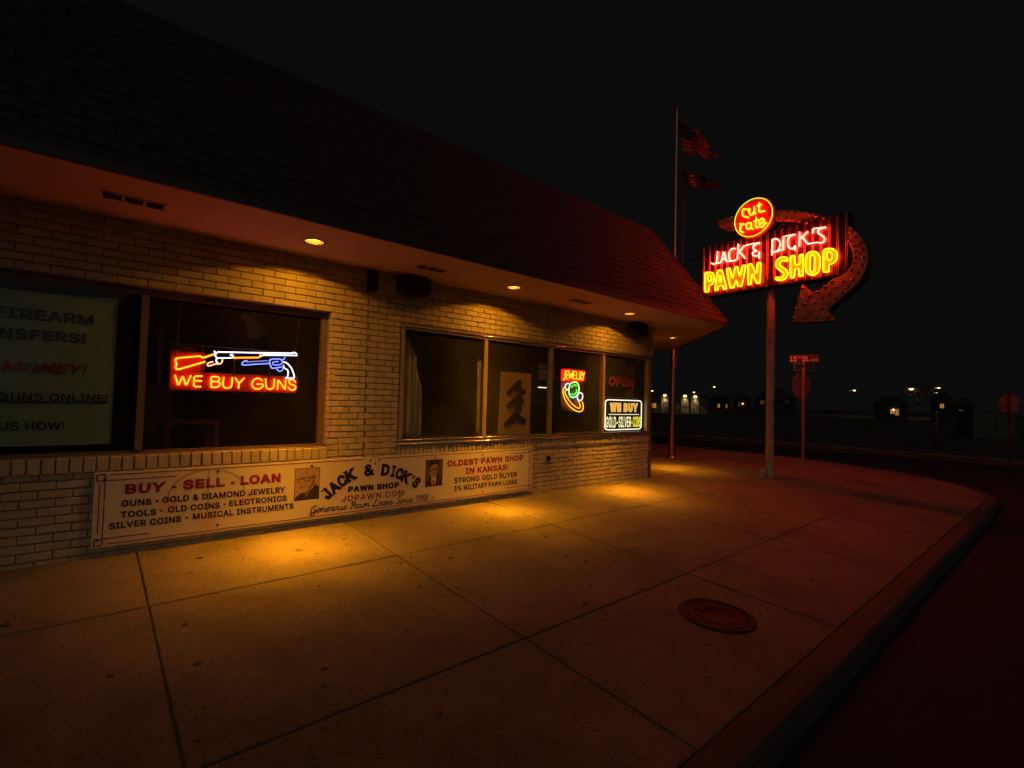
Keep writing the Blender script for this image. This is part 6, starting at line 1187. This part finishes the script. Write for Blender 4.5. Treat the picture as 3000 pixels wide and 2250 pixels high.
u, v = P.px(*z6(1310, 455)); m2 = MB(); m2.blob(P.p(u, v, .25), .16, 'porch_glow', 2); m2.build('porch_lamp', t)
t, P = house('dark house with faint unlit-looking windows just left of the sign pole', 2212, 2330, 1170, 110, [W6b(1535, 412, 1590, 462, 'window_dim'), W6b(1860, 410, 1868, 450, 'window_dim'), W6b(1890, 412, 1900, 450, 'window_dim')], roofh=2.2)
t, P = house('dark house with a wide lit window and a hanging lamp, right of the pipe frame', 2560, 2660, 1186, 95, [WR(815, 425, 862, 472, 'window_lit'), WR(868, 425, 902, 488, 'window_lit')])
u, v = P.px(*zr(848, 430)); m2 = MB(); m2.blob(P.p(u, v, .2), .15, 'porch_glow', 2); m2.build('porch_lamp', t)
t, P = house('gabled house with a small lit upper window beyond the lot at right', 2728, 2795, 1180, 100, [WR(1335, 368, 1374, 412, 'window_lit')], roofh=1.8)
t, P = house('dark house whose window shows bright stripes, near the right edge', 2798, 2850, 1192, 100, [WR(1532, 436, 1570, 446, 'window_lit'), WR(1532, 455, 1570, 466, 'window_lit')])
lampspec = [(*z6(137, 287), 150, 'street lamp beyond the lot, nearest the shop corner'), (*z6(678, 307), 150, 'street lamp above the long low brick building'), (*z6(942, 237), 165, 'high street lamp right of the long low brick building'), (*zr(440, 228), 150, 'street lamp far behind the pipe frame'), (*zr(1035, 213), 140, 'street lamp shining on a bare tree at right'), (*zr(1322, 201), 160, 'upper of the two street lamps close together at right'), (*zr(1312, 254), 175, 'lower of the two street lamps close together at right')]
for i, (px, py, r, lab) in enumerate(lampspec):
    p = polar(px, py, r); t = thing('street_lamp', lab, 'street lamp', (p.x, p.y, -.3), 'street lamps across the lot'); side = Vector((CR.x, CR.y, 0)).normalized()
    m2 = MB(); b0 = p - side * 1.6; m2.tube([(b0.x, b0.y, -.3), (b0.x, b0.y, p.z - .5), (b0.x + side.x * .4, b0.y + side.y * .4, p.z), (p.x, p.y, p.z + .12)], [.11, .08, .05, .05], 'dark_metal', 8); m2.build('pole', t)
    m2 = MB(); m2.blob((p.x, p.y, p.z + .14), .34, 'dark_metal', 2, (1, 1, .28)); m2.build('lamp_head', t)
    m2 = MB(); m2.blob((p.x, p.y, p.z - .02), .24 if i != 4 else .40, 'street_lamp_glow', 2, (1, 1, .55)); m2.build('lens', t)
    ld = bpy.data.lights.new('lamp_light', 'POINT'); ld.energy = 150; ld.color = (1, .62, .22); ld.shadow_soft_size = .2; lo = bpy.data.objects.new('lamp_light', ld); COL.objects.link(lo); lo.location = p - t.location - Vector((0, 0, .3)); lo.parent = t
def tree(px, r, h, lab, leafy, seed):
    random.seed(seed); p = polar(px, 1200, r); t = thing('tree', lab, 'tree', (p.x, p.y, -.3)); m2 = MB(); leaf = MB()
    def grow(a, d, L, rad, lvl):
        b = a + d * L; mid = a.lerp(b, .5) + Vector((random.uniform(-.1, .1), random.uniform(-.1, .1), 0)) * L * .3; m2.tube([a, mid, b], [rad, rad * .8, rad * .6], 'bark', 6)
        if lvl == 0:
            if leafy:
                for _ in range(70):
                    c = b + Vector((random.gauss(0, .45), random.gauss(0, .45), random.gauss(0, .4))); s = random.uniform(.06, .14); q = Vector((random.uniform(-1, 1), random.uniform(-1, 1), random.uniform(-1, 1))).normalized(); w = q.orthogonal().normalized(); leaf.add([c + q * s, c + w * s * .6, c - q * s, c - w * s * .6], [(0, 1, 2, 3)], 'foliage')
            return
        for _ in range(4 if lvl > 1 else 3):
            nd = (d + Vector((random.uniform(-.9, .9), random.uniform(-.9, .9), random.uniform(-.1, .7)))).normalized(); grow(b, nd, L * .68, rad * .55, lvl - 1)
    grow(Vector((p.x, p.y, -.35)), Vector((0, 0, 1)), h * .34, .22, 3 if leafy else 4)
    m2.build('trunk', t)
    if leafy: leaf.build('crown', t)
tree(2688, 143, 9, 'bare tree lit by the street lamp beside it', False, 4)
